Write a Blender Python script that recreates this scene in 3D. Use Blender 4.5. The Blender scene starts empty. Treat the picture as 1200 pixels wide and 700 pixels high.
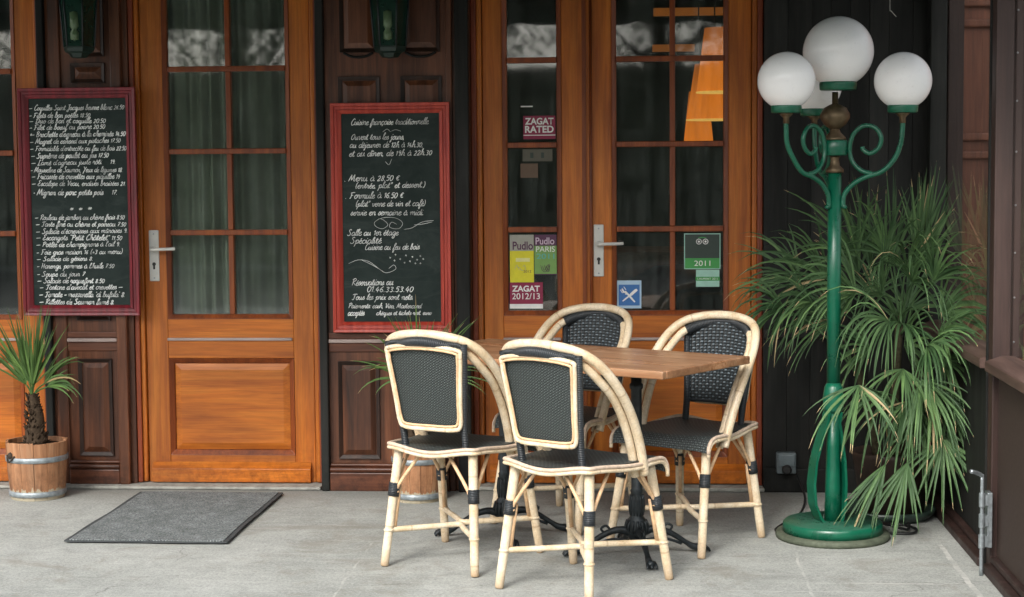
import bpy, math, random
from math import sin, cos, pi, radians, sqrt
from mathutils import Vector, Matrix
random.seed(7)
S = bpy.context.scene
COL = S.collection

# ------------------------------------------------------------------ helpers
class MB:
    """collects shapes, builds ONE mesh object"""
    def __init__(s): s.v=[]; s.f=[]; s.uv={}; s.sm=[]
    def add(s, vs, fs, smooth=False, uvs=None):
        n=len(s.v); s.v+= [tuple(p) for p in vs]
        for i,f in enumerate(fs):
            if uvs: s.uv[len(s.f)] = [uvs[k] for k in f]
            s.f.append([n+k for k in f]); s.sm.append(smooth)
        return s
    def box(s,x0,x1,y0,y1,z0,z1):
        if x0>x1: x0,x1=x1,x0
        if y0>y1: y0,y1=y1,y0
        if z0>z1: z0,z1=z1,z0
        return s.add([(x0,y0,z0),(x1,y0,z0),(x1,y1,z0),(x0,y1,z0),(x0,y0,z1),(x1,y0,z1),(x1,y1,z1),(x0,y1,z1)],
              [(0,3,2,1),(4,5,6,7),(0,1,5,4),(1,2,6,5),(2,3,7,6),(3,0,4,7)])
    def rect(s,x0,x1,z0,z1,y):          # facing -Y
        return s.add([(x0,y,z0),(x1,y,z0),(x1,y,z1),(x0,y,z1)],[(0,1,2,3)])
    def ring(s,x0,x1,z0,z1,w,yf,yb,yi=None):   # mitred moulding frame; yi: y of the inner front edge (slope)
        if yi is None: yi=yf
        o=[(x0,z0),(x1,z0),(x1,z1),(x0,z1)]; i=[(x0+w,z0+w),(x1-w,z0+w),(x1-w,z1-w),(x0+w,z1-w)]
        vs=[(a,yb,b) for a,b in o]+[(a,yf,b) for a,b in o]+[(a,yi,b) for a,b in i]+[(a,yb,b) for a,b in i]
        fs=[]
        for k in range(4):
            l=(k+1)%4
            for r in range(3): fs.append((r*4+k,r*4+l,r*4+4+l,r*4+4+k))
            fs.append((12+k,12+l,l,k))
        return s.add(vs,fs)
    def field(s,x0,x1,z0,z1,w,yo,yi):   # raised and fielded panel (open back)
        vs=[(x0,yo,z0),(x1,yo,z0),(x1,yo,z1),(x0,yo,z1),(x0+w,yi,z0+w),(x1-w,yi,z0+w),(x1-w,yi,z1-w),(x0+w,yi,z1-w)]
        return s.add(vs,[(4,5,6,7),(0,1,5,4),(1,2,6,5),(2,3,7,6),(3,0,4,7)])
    def tube(s, pts, r, seg=8, closed=False, sub=4, smooth=True, rs=None, flat=1.0):
        P=[Vector(p) for p in pts]; n=len(P)
        rr = rs if rs else [r]*n
        Q=[];RQ=[]
        if sub>1 and n>2:
            cnt = n if closed else n-1
            for i in range(cnt):
                p1=P[i];p2=P[(i+1)%n]
                p0=P[(i-1)%n] if (closed or i>0) else p1*2-p2
                p3=P[(i+2)%n] if (closed or i+2<n) else p2*2-p1
                for k in range(sub):
                    t=k/sub; t2=t*t;t3=t2*t
                    Q.append(.5*((2*p1)+(-p0+p2)*t+(2*p0-5*p1+4*p2-p3)*t2+(-p0+3*p1-3*p2+p3)*t3))
                    RQ.append(rr[i]*(1-t)+rr[(i+1)%n]*t)
            if not closed: Q.append(P[-1]);RQ.append(rr[-1])
        else: Q=P;RQ=list(rr)
        m=len(Q); vs=[];fs=[];uv=[]
        t0=(Q[1]-Q[0]).normalized()
        N=t0.orthogonal().normalized(); acc=0
        frames=[]
        for i in range(m):
            if closed: T=(Q[(i+1)%m]-Q[i-1])
            else: T=Q[min(i+1,m-1)]-Q[max(i-1,0)]
            if T.length<1e-9: T=t0.copy()
            T.normalize(); N=(N-T*N.dot(T))
            if N.length<1e-6: N=T.orthogonal()
            N.normalize(); frames.append((T,N.copy(),T.cross(N)))
        for i in range(m):
            T,N1,B=frames[i]
            if i: acc+=(Q[i]-Q[i-1]).length
            for k in range(seg):
                a=2*pi*k/seg
                vs.append(Q[i]+N1*cos(a)*RQ[i]+B*sin(a)*RQ[i]*flat); uv.append((k/seg,acc))
        L=m if closed else m-1
        for i in range(L):
            j=(i+1)%m
            for k in range(seg):
                l=(k+1)%seg
                fs.append((i*seg+k,i*seg+l,j*seg+l,j*seg+k))
        if not closed:
            fs.append(tuple(range(seg))[::-1]); fs.append(tuple((m-1)*seg+k for k in range(seg)))
        return s.add(vs,fs,smooth,uv)
    def lathe(s, prof, c=(0,0,0), seg=24, smooth=True, ax=None):
        vs=[];fs=[]; M = ax or Matrix.Identity(3)
        for r,z in prof:
            for k in range(seg):
                a=2*pi*k/seg; vs.append(Vector(c)+M@Vector((r*cos(a),r*sin(a),z)))
        for i in range(len(prof)-1):
            for k in range(seg):
                l=(k+1)%seg; fs.append((i*seg+k,i*seg+l,(i+1)*seg+l,(i+1)*seg+k))
        s.add(vs,fs,smooth)
        n=len(s.v)-len(vs)
        if prof[0][0]>1e-4: s.f.append([n+k for k in range(seg)][::-1]); s.sm.append(False)
        if prof[-1][0]>1e-4: s.f.append([n+(len(prof)-1)*seg+k for k in range(seg)]); s.sm.append(False)
        return s
    def grid(s, fn, nu, nv, us=1, vs_=1, th=0):
        """sheet p=fn(u,v); th: thickness along the sheet's normal"""
        P=[[Vector(fn(i/nu,j/nv)) for i in range(nu+1)] for j in range(nv+1)]
        vs=[p for r in P for p in r]; uv=[(i/nu*us,j/nv*vs_) for j in range(nv+1) for i in range(nu+1)]
        W=nu+1
        fs=[(j*W+i,j*W+i+1,(j+1)*W+i+1,(j+1)*W+i) for j in range(nv) for i in range(nu)]
        s.add(vs,fs,True,uv)
        if th:
            nn=[]
            for j in range(nv+1):
                for i in range(nu+1):
                    a=P[j][min(i+1,nu)]-P[j][max(i-1,0)]; b=P[min(j+1,nv)][i]-P[max(j-1,0)][i]
                    nn.append(a.cross(b).normalized())
            v2=[p-n*th for p,n in zip(vs,nn)]
            s.add(v2,[f[::-1] for f in fs],True,uv)
            bd=[i for i in range(W)]+[j*W+nu for j in range(1,nv+1)]+[nv*W+i for i in range(nu-1,-1,-1)]+[j*W for j in range(nv-1,0,-1)]
            e=[vs[i] for i in bd]+[v2[i] for i in bd]; n=len(bd)
            s.add(e,[(k,n+k,n+(k+1)%n,(k+1)%n) for k in range(n)],False,[(0,0)]*len(e))
        return s

def obj(name, mb, m, parent=None, bev=0, org=None):
    me=bpy.data.meshes.new(name)
    o_=Vector(org) if org is not None else (Vector(parent['_o']) if parent is not None and '_o' in parent else Vector((0,0,0)))
    me.from_pydata([tuple(Vector(v)-o_) for v in mb.v],[],mb.f)
    me.polygons.foreach_set('use_smooth', mb.sm)
    if mb.uv:
        l=me.uv_layers.new(name='UVMap')
        for pi_,uvs in mb.uv.items():
            p=me.polygons[pi_]
            for k,li in enumerate(p.loop_indices): l.data[li].uv=uvs[k]
    me.materials.append(m); me.validate(); me.update()
    o=bpy.data.objects.new(name,me); COL.objects.link(o)
    if parent is not None:
        o.parent=parent; o['_o']=tuple(o_)
    elif org is not None: o.location=o_
    if bev:
        b=o.modifiers.new('bevel','BEVEL'); b.width=bev; b.segments=2; b.limit_method='ANGLE'; b.angle_limit=radians(40)
    return o
def tag(o,label=None,cat=None,group=None,kind=None):
    if label: o['label']=label
    if cat: o['category']=cat
    if group: o['group']=group
    if kind: o['kind']=kind
    return o
def thing(name,label,cat,loc=(0,0,0),rotz=0,group=None,world=True):
    """an Empty at the thing's base; world=True: its parts are given in world metres"""
    o=bpy.data.objects.new(name,None); COL.objects.link(o); o.location=loc; o.rotation_euler=(0,0,rotz)
    o.empty_display_size=.1; o['_o']=tuple(loc) if world else (0.,0.,0.)
    return tag(o,label,cat,group)
def copy_tree(o,parent=None):
    c=o.copy(); COL.objects.link(c)
    if parent: c.parent=parent
    for ch in list(o.children): copy_tree(ch,c)
    return c

# ------------------------------------------------------------------ materials
def new(name,rough=.6,spec=.5,metal=0,col=(.5,.5,.5)):
    m=bpy.data.materials.new(name); m.use_nodes=True; nt=m.node_tree; b=nt.nodes['Principled BSDF']
    b.inputs['Roughness'].default_value=rough; b.inputs['Specular IOR Level'].default_value=spec
    b.inputs['Metallic'].default_value=metal; b.inputs['Base Color'].default_value=(*col,1)
    return m,nt,b
def N(nt,t,**k):
    n=nt.nodes.new(t)
    for a,v in k.items():
        if a in n.inputs: n.inputs[a].default_value=v
        else: setattr(n,a,v)
    return n
def L(nt,a,b): nt.links.new(a,b)
def coord(nt,scale,kind='Object',loc=(0,0,0)):
    t=N(nt,'ShaderNodeTexCoord'); m=N(nt,'ShaderNodeMapping'); m.inputs['Scale'].default_value=scale; m.inputs['Location'].default_value=loc
    L(nt,t.outputs[kind],m.inputs['Vector']); return m.outputs['Vector']
def noise(nt,vec,scale,detail=4,rough=.55,dist=0):
    n=N(nt,'ShaderNodeTexNoise'); n.inputs['Scale'].default_value=scale; n.inputs['Detail'].default_value=detail
    n.inputs['Roughness'].default_value=rough; n.inputs['Distortion'].default_value=dist; L(nt,vec,n.inputs['Vector']); return n.outputs['Fac']
def ramp(nt,fac,stops):
    r=N(nt,'ShaderNodeValToRGB'); e=r.color_ramp.elements
    while len(e)<len(stops): e.new(.5)
    for k,(p,c) in enumerate(stops): e[k].position=p; e[k].color=(*c,1) if len(c)==3 else c
    L(nt,fac,r.inputs['Fac']); return r.outputs['Color']
def mixc(nt,fac,a,b,mode='MIX'):
    n=N(nt,'ShaderNodeMix',data_type='RGBA',blend_type=mode)
    if isinstance(fac,(int,float)): n.inputs[0].default_value=fac
    else: L(nt,fac,n.inputs[0])
    for i,x in ((6,a),(7,b)):
        if isinstance(x,tuple): n.inputs[i].default_value=(*x,1)
        else: L(nt,x,n.inputs[i])
    return n.outputs[2]
def math_(nt,op,a,b=None,c=None):
    n=N(nt,'ShaderNodeMath',operation=op)
    for i,x in enumerate((a,b,c)):
        if x is None: continue
        if isinstance(x,(int,float)): n.inputs[i].default_value=x
        else: L(nt,x,n.inputs[i])
    return n.outputs[0]
def bump(nt,b,h,strength=.3,dist=.002):
    n=N(nt,'ShaderNodeBump'); n.inputs['Strength'].default_value=strength; n.inputs['Distance'].default_value=dist
    L(nt,h,n.inputs['Height']); L(nt,n.outputs['Normal'],b.inputs['Normal'])
def wood(name,dark,mid,light,axis='z',rough=.42,spec=.45,sc=1,blot=.5,bs=.25):
    m,nt,b=new(name,rough,spec)
    s=(26*sc,26*sc,26*sc); s=list(s); s['xyz'.index(axis)]=1.6*sc
    t=N(nt,'ShaderNodeTexCoord'); oi=N(nt,'ShaderNodeObjectInfo')
    off=N(nt,'ShaderNodeVectorMath',operation='ADD'); L(nt,t.outputs['Object'],off.inputs[0])
    rv=N(nt,'ShaderNodeCombineXYZ'); r3=math_(nt,'MULTIPLY',oi.outputs['Random'],9.)
    for k in range(3): L(nt,r3,rv.inputs[k])
    L(nt,rv.outputs[0],off.inputs[1])
    mp=N(nt,'ShaderNodeMapping'); mp.inputs['Scale'].default_value=s; L(nt,off.outputs[0],mp.inputs['Vector'])
    f=noise(nt,mp.outputs[0],1.0,8,.62,.6)
    c=ramp(nt,f,[(.22,dark),(.5,mid),(.82,light)])
    mp2=N(nt,'ShaderNodeMapping'); s2=[5,5,5]; s2['xyz'.index(axis)]=1.1; mp2.inputs['Scale'].default_value=s2; L(nt,off.outputs[0],mp2.inputs['Vector'])
    f2=noise(nt,mp2.outputs[0],1.0,4,.6,.3)
    g=ramp(nt,f2,[(.3,(1-blot,)*3),(.7,(1.12,)*3)])
    c=mixc(nt,1.0,c,g,'MULTIPLY')
    mp3=N(nt,'ShaderNodeMapping'); s3=[150*sc]*3; s3['xyz'.index(axis)]=5*sc; mp3.inputs['Scale'].default_value=s3; L(nt,off.outputs[0],mp3.inputs['Vector'])
    f3=noise(nt,mp3.outputs[0],1.0,4,.7,.4); c=mixc(nt,1.0,c,ramp(nt,f3,[(.34,(.80,)*3),(.6,(1.06,)*3)]),'MULTIPLY')
    gm=N(nt,'ShaderNodeNewGeometry'); gs=N(nt,'ShaderNodeSeparateXYZ'); L(nt,gm.outputs['Position'],gs.inputs[0])
    low=math_(nt,'SUBTRACT',1.,math_(nt,'MINIMUM',math_(nt,'MULTIPLY',gs.outputs['Z'],4.5),1.))
    gn=ramp(nt,noise(nt,off.outputs[0],24,6,.75),[(.42,(0,)*3),(.66,(1,)*3)]); c=mixc(nt,math_(nt,'MULTIPLY',math_(nt,'MULTIPLY',low,gn),.75),c,tuple(x*.35 for x in dark))
    nk=ramp(nt,noise(nt,off.outputs[0],70,5,.8),[(.68,(0,)*3),(.72,(1,)*3)]); c=mixc(nt,math_(nt,'MULTIPLY',nk,.5),c,tuple(x*.5 for x in dark))
    L(nt,c,b.inputs['Base Color'])
    rr=ramp(nt,f2,[(.3,(rough+.16,)*3),(.7,(max(rough-.08,.1),)*3)]); L(nt,rr,b.inputs['Roughness'])
    bump(nt,b,f,bs,.0015)
    return m
OV=((.30,.066,.007),(.52,.145,.014),(.66,.225,.030))
W_OV=wood('orange_varnished_oak_vertical',*OV,axis='z',blot=.38)
W_OH=wood('orange_varnished_oak_horizontal',*OV,axis='x',blot=.38)
W_BEAD=wood('red_brown_varnished_bead',(.12,.026,.008),(.26,.058,.012),(.40,.11,.02),axis='z',blot=.45,rough=.36)
W_JAMB=wood('red_stained_jamb',(.13,.025,.01),(.25,.05,.018),(.34,.08,.025),axis='z',blot=.4)
W_DV=wood('dark_walnut_vertical',(.030,.011,.005),(.135,.046,.020),(.25,.095,.044),axis='z',blot=.6,rough=.38,bs=.5)
W_DH=wood('dark_walnut_horizontal',(.030,.011,.005),(.13,.042,.020),(.24,.088,.044),axis='x',blot=.6,rough=.38,bs=.5)
W_DK=wood('darker_walnut_moulding',(.012,.007,.005),(.04,.018,.011),(.09,.038,.022),axis='z',blot=.6,rough=.42)  # darker walnut for the pier panel mouldings
W_BLK=wood('blackened_wood',(.010,.012,.0105),(.019,.020,.018),(.034,.031,.027),axis='z',blot=.6,rough=.62,spec=.25,bs=.5)
W_RED=wood('reddish_brown_paint',(.022,.011,.009),(.040,.020,.016),(.062,.034,.027),axis='z',blot=.3,rough=.5)
W_OUT=wood('outside_brown_panelling',(.10,.036,.02),(.20,.07,.038),(.28,.11,.06),axis='z',blot=.4,rough=.5)
W_TBL=wood('worn_table_planks',(.20,.085,.035),(.40,.20,.10),(.56,.36,.22),axis='x',blot=.45,rough=.30,sc=.9)
W_POT=wood('weathered_barrel_staves',(.19,.08,.035),(.42,.20,.095),(.56,.33,.19),axis='z',blot=.45,rough=.6,bs=.6)
def peel():   # varnish flaked off near the ground
    nt=W_POT.node_tree; b=nt.nodes['Principled BSDF']; src=b.inputs['Base Color'].links[0].from_socket
    t=N(nt,'ShaderNodeTexCoord'); sp=N(nt,'ShaderNodeSeparateXYZ'); L(nt,t.outputs['Object'],sp.inputs[0])
    mp=N(nt,'ShaderNodeMapping'); mp.inputs['Scale'].default_value=(45,45,9); L(nt,t.outputs['Object'],mp.inputs['Vector'])
    h=math_(nt,'ADD',.005,math_(nt,'MULTIPLY',noise(nt,mp.outputs[0],1,4,.7),.085)); k=math_(nt,'LESS_THAN',sp.outputs['Z'],h)
    L(nt,mixc(nt,math_(nt,'MULTIPLY',k,.75),src,(.42,.40,.30)),b.inputs['Base Color'])
peel()

def frame_paint(name,a,b_,ax='z'):
    m,nt,b=new(name,.4,.5)
    v=coord(nt,(40,40,4) if ax=='z' else (4,40,40)); f=noise(nt,v,1,5,.6); L(nt,ramp(nt,f,[(.35,a),(.65,b_)]),b.inputs['Base Color']); bump(nt,b,f,.2,.001); return m
P_CRIM=frame_paint('crimson_frame_paint',(.11,.007,.012),(.23,.014,.024))
P_RED=frame_paint('bright_red_frame_paint',(.33,.024,.014),(.52,.065,.036))
def slate():
    m,nt,b=new('black_slate_paint',.75,.25)
    v=coord(nt,(1,1,1)); f=noise(nt,v,7,7,.7,.4); hz=ramp(nt,noise(nt,coord(nt,(3.2,1,9)),1,7,.72,1.2),[(.5,(0,)*3),(.78,(1,)*3)]); L(nt,mixc(nt,math_(nt,'MULTIPLY',hz,.5),ramp(nt,f,[(.3,(.012,.022,.020)),(.75,(.032,.046,.042))]),(.085,.105,.10)),b.inputs['Base Color']); return m
SLATE=slate()
def chalk():
    m,nt,b=new('white_chalk_ink',.9,.1)
    v=coord(nt,(1,1,1)); f=noise(nt,v,260,3,.6); f2=noise(nt,v,14,2,.5)
    c=mixc(nt,1.,ramp(nt,f,[(.3,(.62,.64,.62)),(.55,(.92,.94,.92))]),ramp(nt,f2,[(.35,(.6,)*3),(.6,(1,)*3)]),'MULTIPLY'); L(nt,c,b.inputs['Base Color']); return m
CHALK=chalk()
def plain(name,c,rough=.5,spec=.5,metal=0,var=.15,sc=30,bs=0):
    m,nt,b=new(name,rough,spec,metal)
    v=coord(nt,(1,1,1)); f=noise(nt,v,sc,5,.6)
    L(nt,ramp(nt,f,[(.3,tuple(x*(1-var) for x in c)),(.7,tuple(min(1,x*(1+var)) for x in c))]),b.inputs['Base Color'])
    if bs: bump(nt,b,f,bs,.002)
    return m
def rattan():
    m,nt,b=new('varnished_rattan_cane',.36,.5)
    uv=N(nt,'ShaderNodeTexCoord'); oi=N(nt,'ShaderNodeObjectInfo')
    v=coord(nt,(1,1,1)); f=noise(nt,v,14,4,.6); f2=noise(nt,v,140,3,.6)
    c=ramp(nt,f,[(.3,(.60,.45,.27)),(.5,(.73,.60,.42)),(.72,(.79,.70,.54))])
    # growth nodes: a darker ring about every 17 cm along the cane
    sp=N(nt,'ShaderNodeSeparateXYZ'); L(nt,uv.outputs['UV'],sp.inputs[0])
    y=math_(nt,'ADD',math_(nt,'MULTIPLY',sp.outputs['Y'],3.1),math_(nt,'MULTIPLY',oi.outputs['Random'],3.7))
    fr=math_(nt,'FRACT',y); d=math_(nt,'ABSOLUTE',math_(nt,'SUBTRACT',fr,.5))
    ringm=math_(nt,'LESS_THAN',d,.010)
    c=mixc(nt,math_(nt,'MULTIPLY',ringm,.38),c,(.30,.16,.06))
    c=mixc(nt,1.,c,ramp(nt,f2,[(.3,(.86,)*3),(.6,(1.05,)*3)]),'MULTIPLY')
    ob=N(nt,'ShaderNodeTexCoord'); so_=N(nt,'ShaderNodeSeparateXYZ'); L(nt,ob.outputs['Object'],so_.inputs[0])
    foot=math_(nt,'SUBTRACT',1.,math_(nt,'MINIMUM',math_(nt,'MULTIPLY',so_.outputs['Z'],14.),1.))
    oi2=N(nt,'ShaderNodeObjectInfo'); nv=N(nt,'ShaderNodeVectorMath',operation='ADD'); L(nt,ob.outputs['Object'],nv.inputs[0]); L(nt,oi2.outputs['Location'],nv.inputs[1])
    sc_=ramp(nt,noise(nt,nv.outputs[0],38,5,.75),[(.56,(0,)*3),(.68,(1,)*3)])
    c=mixc(nt,math_(nt,'MULTIPLY',sc_,.38),c,(.36,.22,.10)); c=mixc(nt,math_(nt,'MULTIPLY',foot,.75),c,(.34,.22,.12))
    L(nt,c,b.inputs['Base Color'])
    h=math_(nt,'MULTIPLY',math_(nt,'SUBTRACT',1.,math_(nt,'MINIMUM',math_(nt,'MULTIPLY',d,14.),1.)),1.); bump(nt,b,h,.3,.001)
    return m
RATTAN=rattan()
THINC=plain('thin_orange_cane',(.68,.45,.26),.45,.4,var=.25,sc=40)
RIMC=plain('pale_seat_rim_cane',(.60,.47,.36),.5,.4,var=.2,sc=60)
def weave(name,base,hi,nu,nv,rough=.38,diag=False):
    """plastic strands woven over and under; UVs are in strands"""
    m,nt,b=new(name,rough,.5)
    uv=N(nt,'ShaderNodeTexCoord'); mp=N(nt,'ShaderNodeMapping'); mp.inputs['Scale'].default_value=(nu,nv,1)
    if diag: mp.inputs['Rotation'].default_value=(0,0,radians(38))
    L(nt,uv.outputs['UV'],mp.inputs['Vector'])
    sp=N(nt,'ShaderNodeSeparateXYZ'); L(nt,mp.outputs[0],sp.inputs[0])
    X,Y=sp.outputs['X'],sp.outputs['Y']
    cx=math_(nt,'FLOOR',X); cy=math_(nt,'FLOOR',Y)
    par=math_(nt,'FRACT',math_(nt,'MULTIPLY',math_(nt,'ADD',cx,cy),.5)); par=math_(nt,'GREATER_THAN',par,.25)
    def prof(t): # bulge across a cell
        fr=math_(nt,'FRACT',t); return math_(nt,'SINE',math_(nt,'MULTIPLY',fr,pi))
    px,py=prof(X),prof(Y)
    a=math_(nt,'MULTIPLY',math_(nt,'POWER',px,.35),math_(nt,'ADD',math_(nt,'MULTIPLY',py,.8),.2))
    c_=math_(nt,'MULTIPLY',math_(nt,'POWER',py,.35),math_(nt,'ADD',math_(nt,'MULTIPLY',px,.8),.2))
    mx=N(nt,'ShaderNodeMix',data_type='FLOAT'); L(nt,par,mx.inputs[0]); L(nt,a,mx.inputs[2]); L(nt,math_(nt,'MULTIPLY',c_,.75),mx.inputs[3])
    h=mx.outputs[0]
    L(nt,ramp(nt,h,[(.25,tuple(x*.25 for x in base)),(.7,base),(.98,hi)]),b.inputs['Base Color'])  # highlights on the strand crowns are painted into the base colour
    bump(nt,b,h,.9,.003); return m
WV_BACK=weave('black_basket_weave',(.024,.032,.037),(.16,.20,.225),17,26)
WV_SEAT=weave('black_seat_weave',(.055,.068,.068),(.14,.165,.165),44,44,.5)
WV_REAR=weave('black_fine_rear_weave',(.034,.046,.044),(.085,.105,.10),34,44,.5,True)
def wrapm():
    m,nt,b=new('black_wrapped_binding',.4,.5)
    uv=N(nt,'ShaderNodeTexCoord'); sp=N(nt,'ShaderNodeSeparateXYZ'); L(nt,uv.outputs['UV'],sp.inputs[0])
    s=math_(nt,'ABSOLUTE',math_(nt,'SINE',math_(nt,'MULTIPLY',sp.outputs['Y'],pi/.0065)))
    L(nt,ramp(nt,s,[(.1,(.006,.008,.009)),(.8,(.03,.036,.042))]),b.inputs['Base Color']); bump(nt,b,s,.8,.002); return m
WRAP=wrapm()
IRON=plain('black_cast_iron',(.02,.026,.029),.38,.5,.3,.5,50,.3)
GREEN=None
def greenp():
    m,nt,b=new('dark_green_gloss_enamel',.28,.55)
    v=coord(nt,(1,1,1)); f=noise(nt,v,9,5,.65,.2)
    # dust settles on faces that look up
    g=N(nt,'ShaderNodeNewGeometry'); sp=N(nt,'ShaderNodeSeparateXYZ'); L(nt,g.outputs['Normal'],sp.inputs[0])
    up=math_(nt,'MULTIPLY',math_(nt,'GREATER_THAN',sp.outputs['Z'],.8),ramp(nt,noise(nt,v,22,5,.7),[(.3,(.25,)*3),(.7,(.85,)*3)]))
    c=ramp(nt,f,[(.3,(.0,.075,.038)),(.7,(.004,.125,.068))])
    chip=ramp(nt,noise(nt,v,46,6,.8),[(.655,(0,)*3),(.675,(1,)*3)]); c=mixc(nt,chip,c,(.10,.085,.06))
    mpd=N(nt,'ShaderNodeMapping'); mpd.inputs['Scale'].default_value=(60,60,5); tcd=N(nt,'ShaderNodeTexCoord'); L(nt,tcd.outputs['Object'],mpd.inputs['Vector'])
    dr=ramp(nt,noise(nt,mpd.outputs[0],1,5,.7),[(.52,(0,)*3),(.75,(1,)*3)]); c=mixc(nt,math_(nt,'MULTIPLY',dr,.35),c,(.06,.13,.10))
    L(nt,mixc(nt,up,c,(.05,.12,.085)),b.inputs['Base Color']); 
    L(nt,ramp(nt,f,[(.3,(.22,)*3),(.7,(.42,)*3)]),b.inputs['Roughness']); bump(nt,b,f,.08,.002); return m
GREEN=greenp()
OLIVE=plain('mossy_base_rim',(.085,.10,.07),.7,.3,var=.35,sc=30)
BRONZE=plain('aged_bronze',(.13,.095,.055),.45,.5,.7,.3,30)
def globe():
    m,nt,b=new('opal_glass',.18,.5)
    v=coord(nt,(1,1,1)); f=noise(nt,v,9,3,.5); L(nt,ramp(nt,f,[(.3,(.76,.77,.80)),(.7,(.83,.83,.84))]),b.inputs['Base Color'])
    b.inputs['Subsurface Weight'].default_value=.85; b.inputs['Subsurface Radius'].default_value=(.12,.12,.12)
    spk=ramp(nt,noise(nt,v,55,5,.8),[(.30,(.90,)*3),(.42,(1,)*3)]); L(nt,mixc(nt,1.,ramp(nt,f,[(.3,(.90,.91,.92)),(.7,(.94,.94,.94))]),spk,'MULTIPLY'),b.inputs['Base Color']); return m
GLOBE=globe()
WHITE_M=plain('ivory_enamel_metal',(.62,.62,.58),.35,.5,0,.05)
STEEL=plain('galvanised_steel',(.34,.38,.40),.42,.5,.75,.25,60)
HOOP=plain('dull_zinc_hoop',(.30,.34,.36),.5,.5,.5,.3,40)
DARK=plain('keyhole_black',(.02,.02,.02),.5)
def glass(name,ior=1.6,tint=(.86,.90,.88),dust=.09,rg=.03):
    m=bpy.data.materials.new(name); m.use_nodes=True; nt=m.node_tree; nt.nodes.clear()
    o=N(nt,'ShaderNodeOutputMaterial'); mx=N(nt,'ShaderNodeMixShader'); t=N(nt,'ShaderNodeBsdfTransparent'); g=N(nt,'ShaderNodeBsdfGlossy')
    t.inputs['Color'].default_value=(*tint,1); g.inputs['Roughness'].default_value=rg; g.inputs['Color'].default_value=(1,1,1,1)
    lw=N(nt,'ShaderNodeLayerWeight'); lw.inputs['Blend'].default_value=.5; f0=((ior-1)/(ior+1))**2
    sch=math_(nt,'ADD',math_(nt,'MULTIPLY',math_(nt,'POWER',lw.outputs['Facing'],5.),1-f0),f0)
    v=coord(nt,(1,1,1)); f=noise(nt,v,3.2,2,.4); bp=N(nt,'ShaderNodeBump'); bp.inputs['Strength'].default_value=.12; bp.inputs['Distance'].default_value=.004
    L(nt,f,bp.inputs['Height']); L(nt,bp.outputs[0],g.inputs['Normal'])
    L(nt,sch,mx.inputs[0]); L(nt,t.outputs[0],mx.inputs[1]); L(nt,g.outputs[0],mx.inputs[2]); df=N(nt,'ShaderNodeBsdfDiffuse'); df.inputs['Color'].default_value=(.55,.62,.58,1)
    v2=coord(nt,(30,30,2.2)); f3=noise(nt,v2,1,5,.7); f4=noise(nt,v,5,5,.7)
    dirt=math_(nt,'MULTIPLY',math_(nt,'MULTIPLY',ramp(nt,f3,[(.35,(.15,)*3),(.75,(1,)*3)]),ramp(nt,f4,[(.35,(.2,)*3),(.7,(1,)*3)])),dust)
    m2=N(nt,'ShaderNodeMixShader'); L(nt,dirt,m2.inputs[0]); L(nt,mx.outputs[0],m2.inputs[1]); L(nt,df.outputs[0],m2.inputs[2])
    L(nt,m2.outputs[0],o.inputs['Surface']); return m
GLASS=glass('old_window_glass',1.62)
GLASS2=glass('partition_glass',1.38,(.95,.94,.92),.02,.02)
def emis(name,c,strength,base=(.5,.3,.1)):
    m,nt,b=new(name,.8,.1,0,base); v=coord(nt,(30,30,2)); f=noise(nt,v,1,4,.6)
    L(nt,ramp(nt,f,[(.3,tuple(x*.7 for x in c)),(.7,c)]),b.inputs['Emission Color']); b.inputs['Emission Strength'].default_value=strength; return m
SHADE=emis('lit_orange_paper_shade',(1.,.25,.022),.85,(.30,.10,.03))
def shade_glow():   # paper is brightest beside the bulb, dull at the top
    nt=SHADE.node_tree; b=nt.nodes['Principled BSDF']; t=N(nt,'ShaderNodeTexCoord'); sp=N(nt,'ShaderNodeSeparateXYZ'); L(nt,t.outputs['Generated'],sp.inputs[0])
    r_=ramp(nt,sp.outputs['Z'],[(0,(.95,)*3),(.35,(.85,)*3),(1,(.36,)*3)]); L(nt,r_,b.inputs['Emission Strength'])
shade_glow()
SHADE_R=emis('lit_shade_rim',(1.,.55,.12),1.0)
BULB=emis('lit_bulb',(1.,.6,.25),4)
CURT=plain('grey_voile_curtain',(.28,.30,.24),.95,.1,0,.25,4)

# ------------------------------------------------------------------ camera (metres: X right, Y into the shopfront, Z up)
yaw,pitch,roll=radians(4.2),radians(4.3),radians(-.45)
f=Vector((-sin(yaw)*cos(pitch),cos(yaw)*cos(pitch),-sin(pitch))); r=Vector((cos(yaw),sin(yaw),0)); u=r.cross(f)
r2=r*cos(roll)+u*sin(roll); u2=-r*sin(roll)+u*cos(roll)
cam=bpy.data.cameras.new('camera'); co=bpy.data.objects.new('camera',cam); COL.objects.link(co); S.camera=co
M=Matrix.Identity(4)
for k in range(3): M[k][0]=r2[k]; M[k][1]=u2[k]; M[k][2]=-f[k]
M[0][3],M[1][3],M[2][3]=0,-7.98,1.48
co.matrix_world=M
cam.sensor_width=36; cam.lens=61.5; cam.clip_end=500; cam.clip_start=.1

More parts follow.
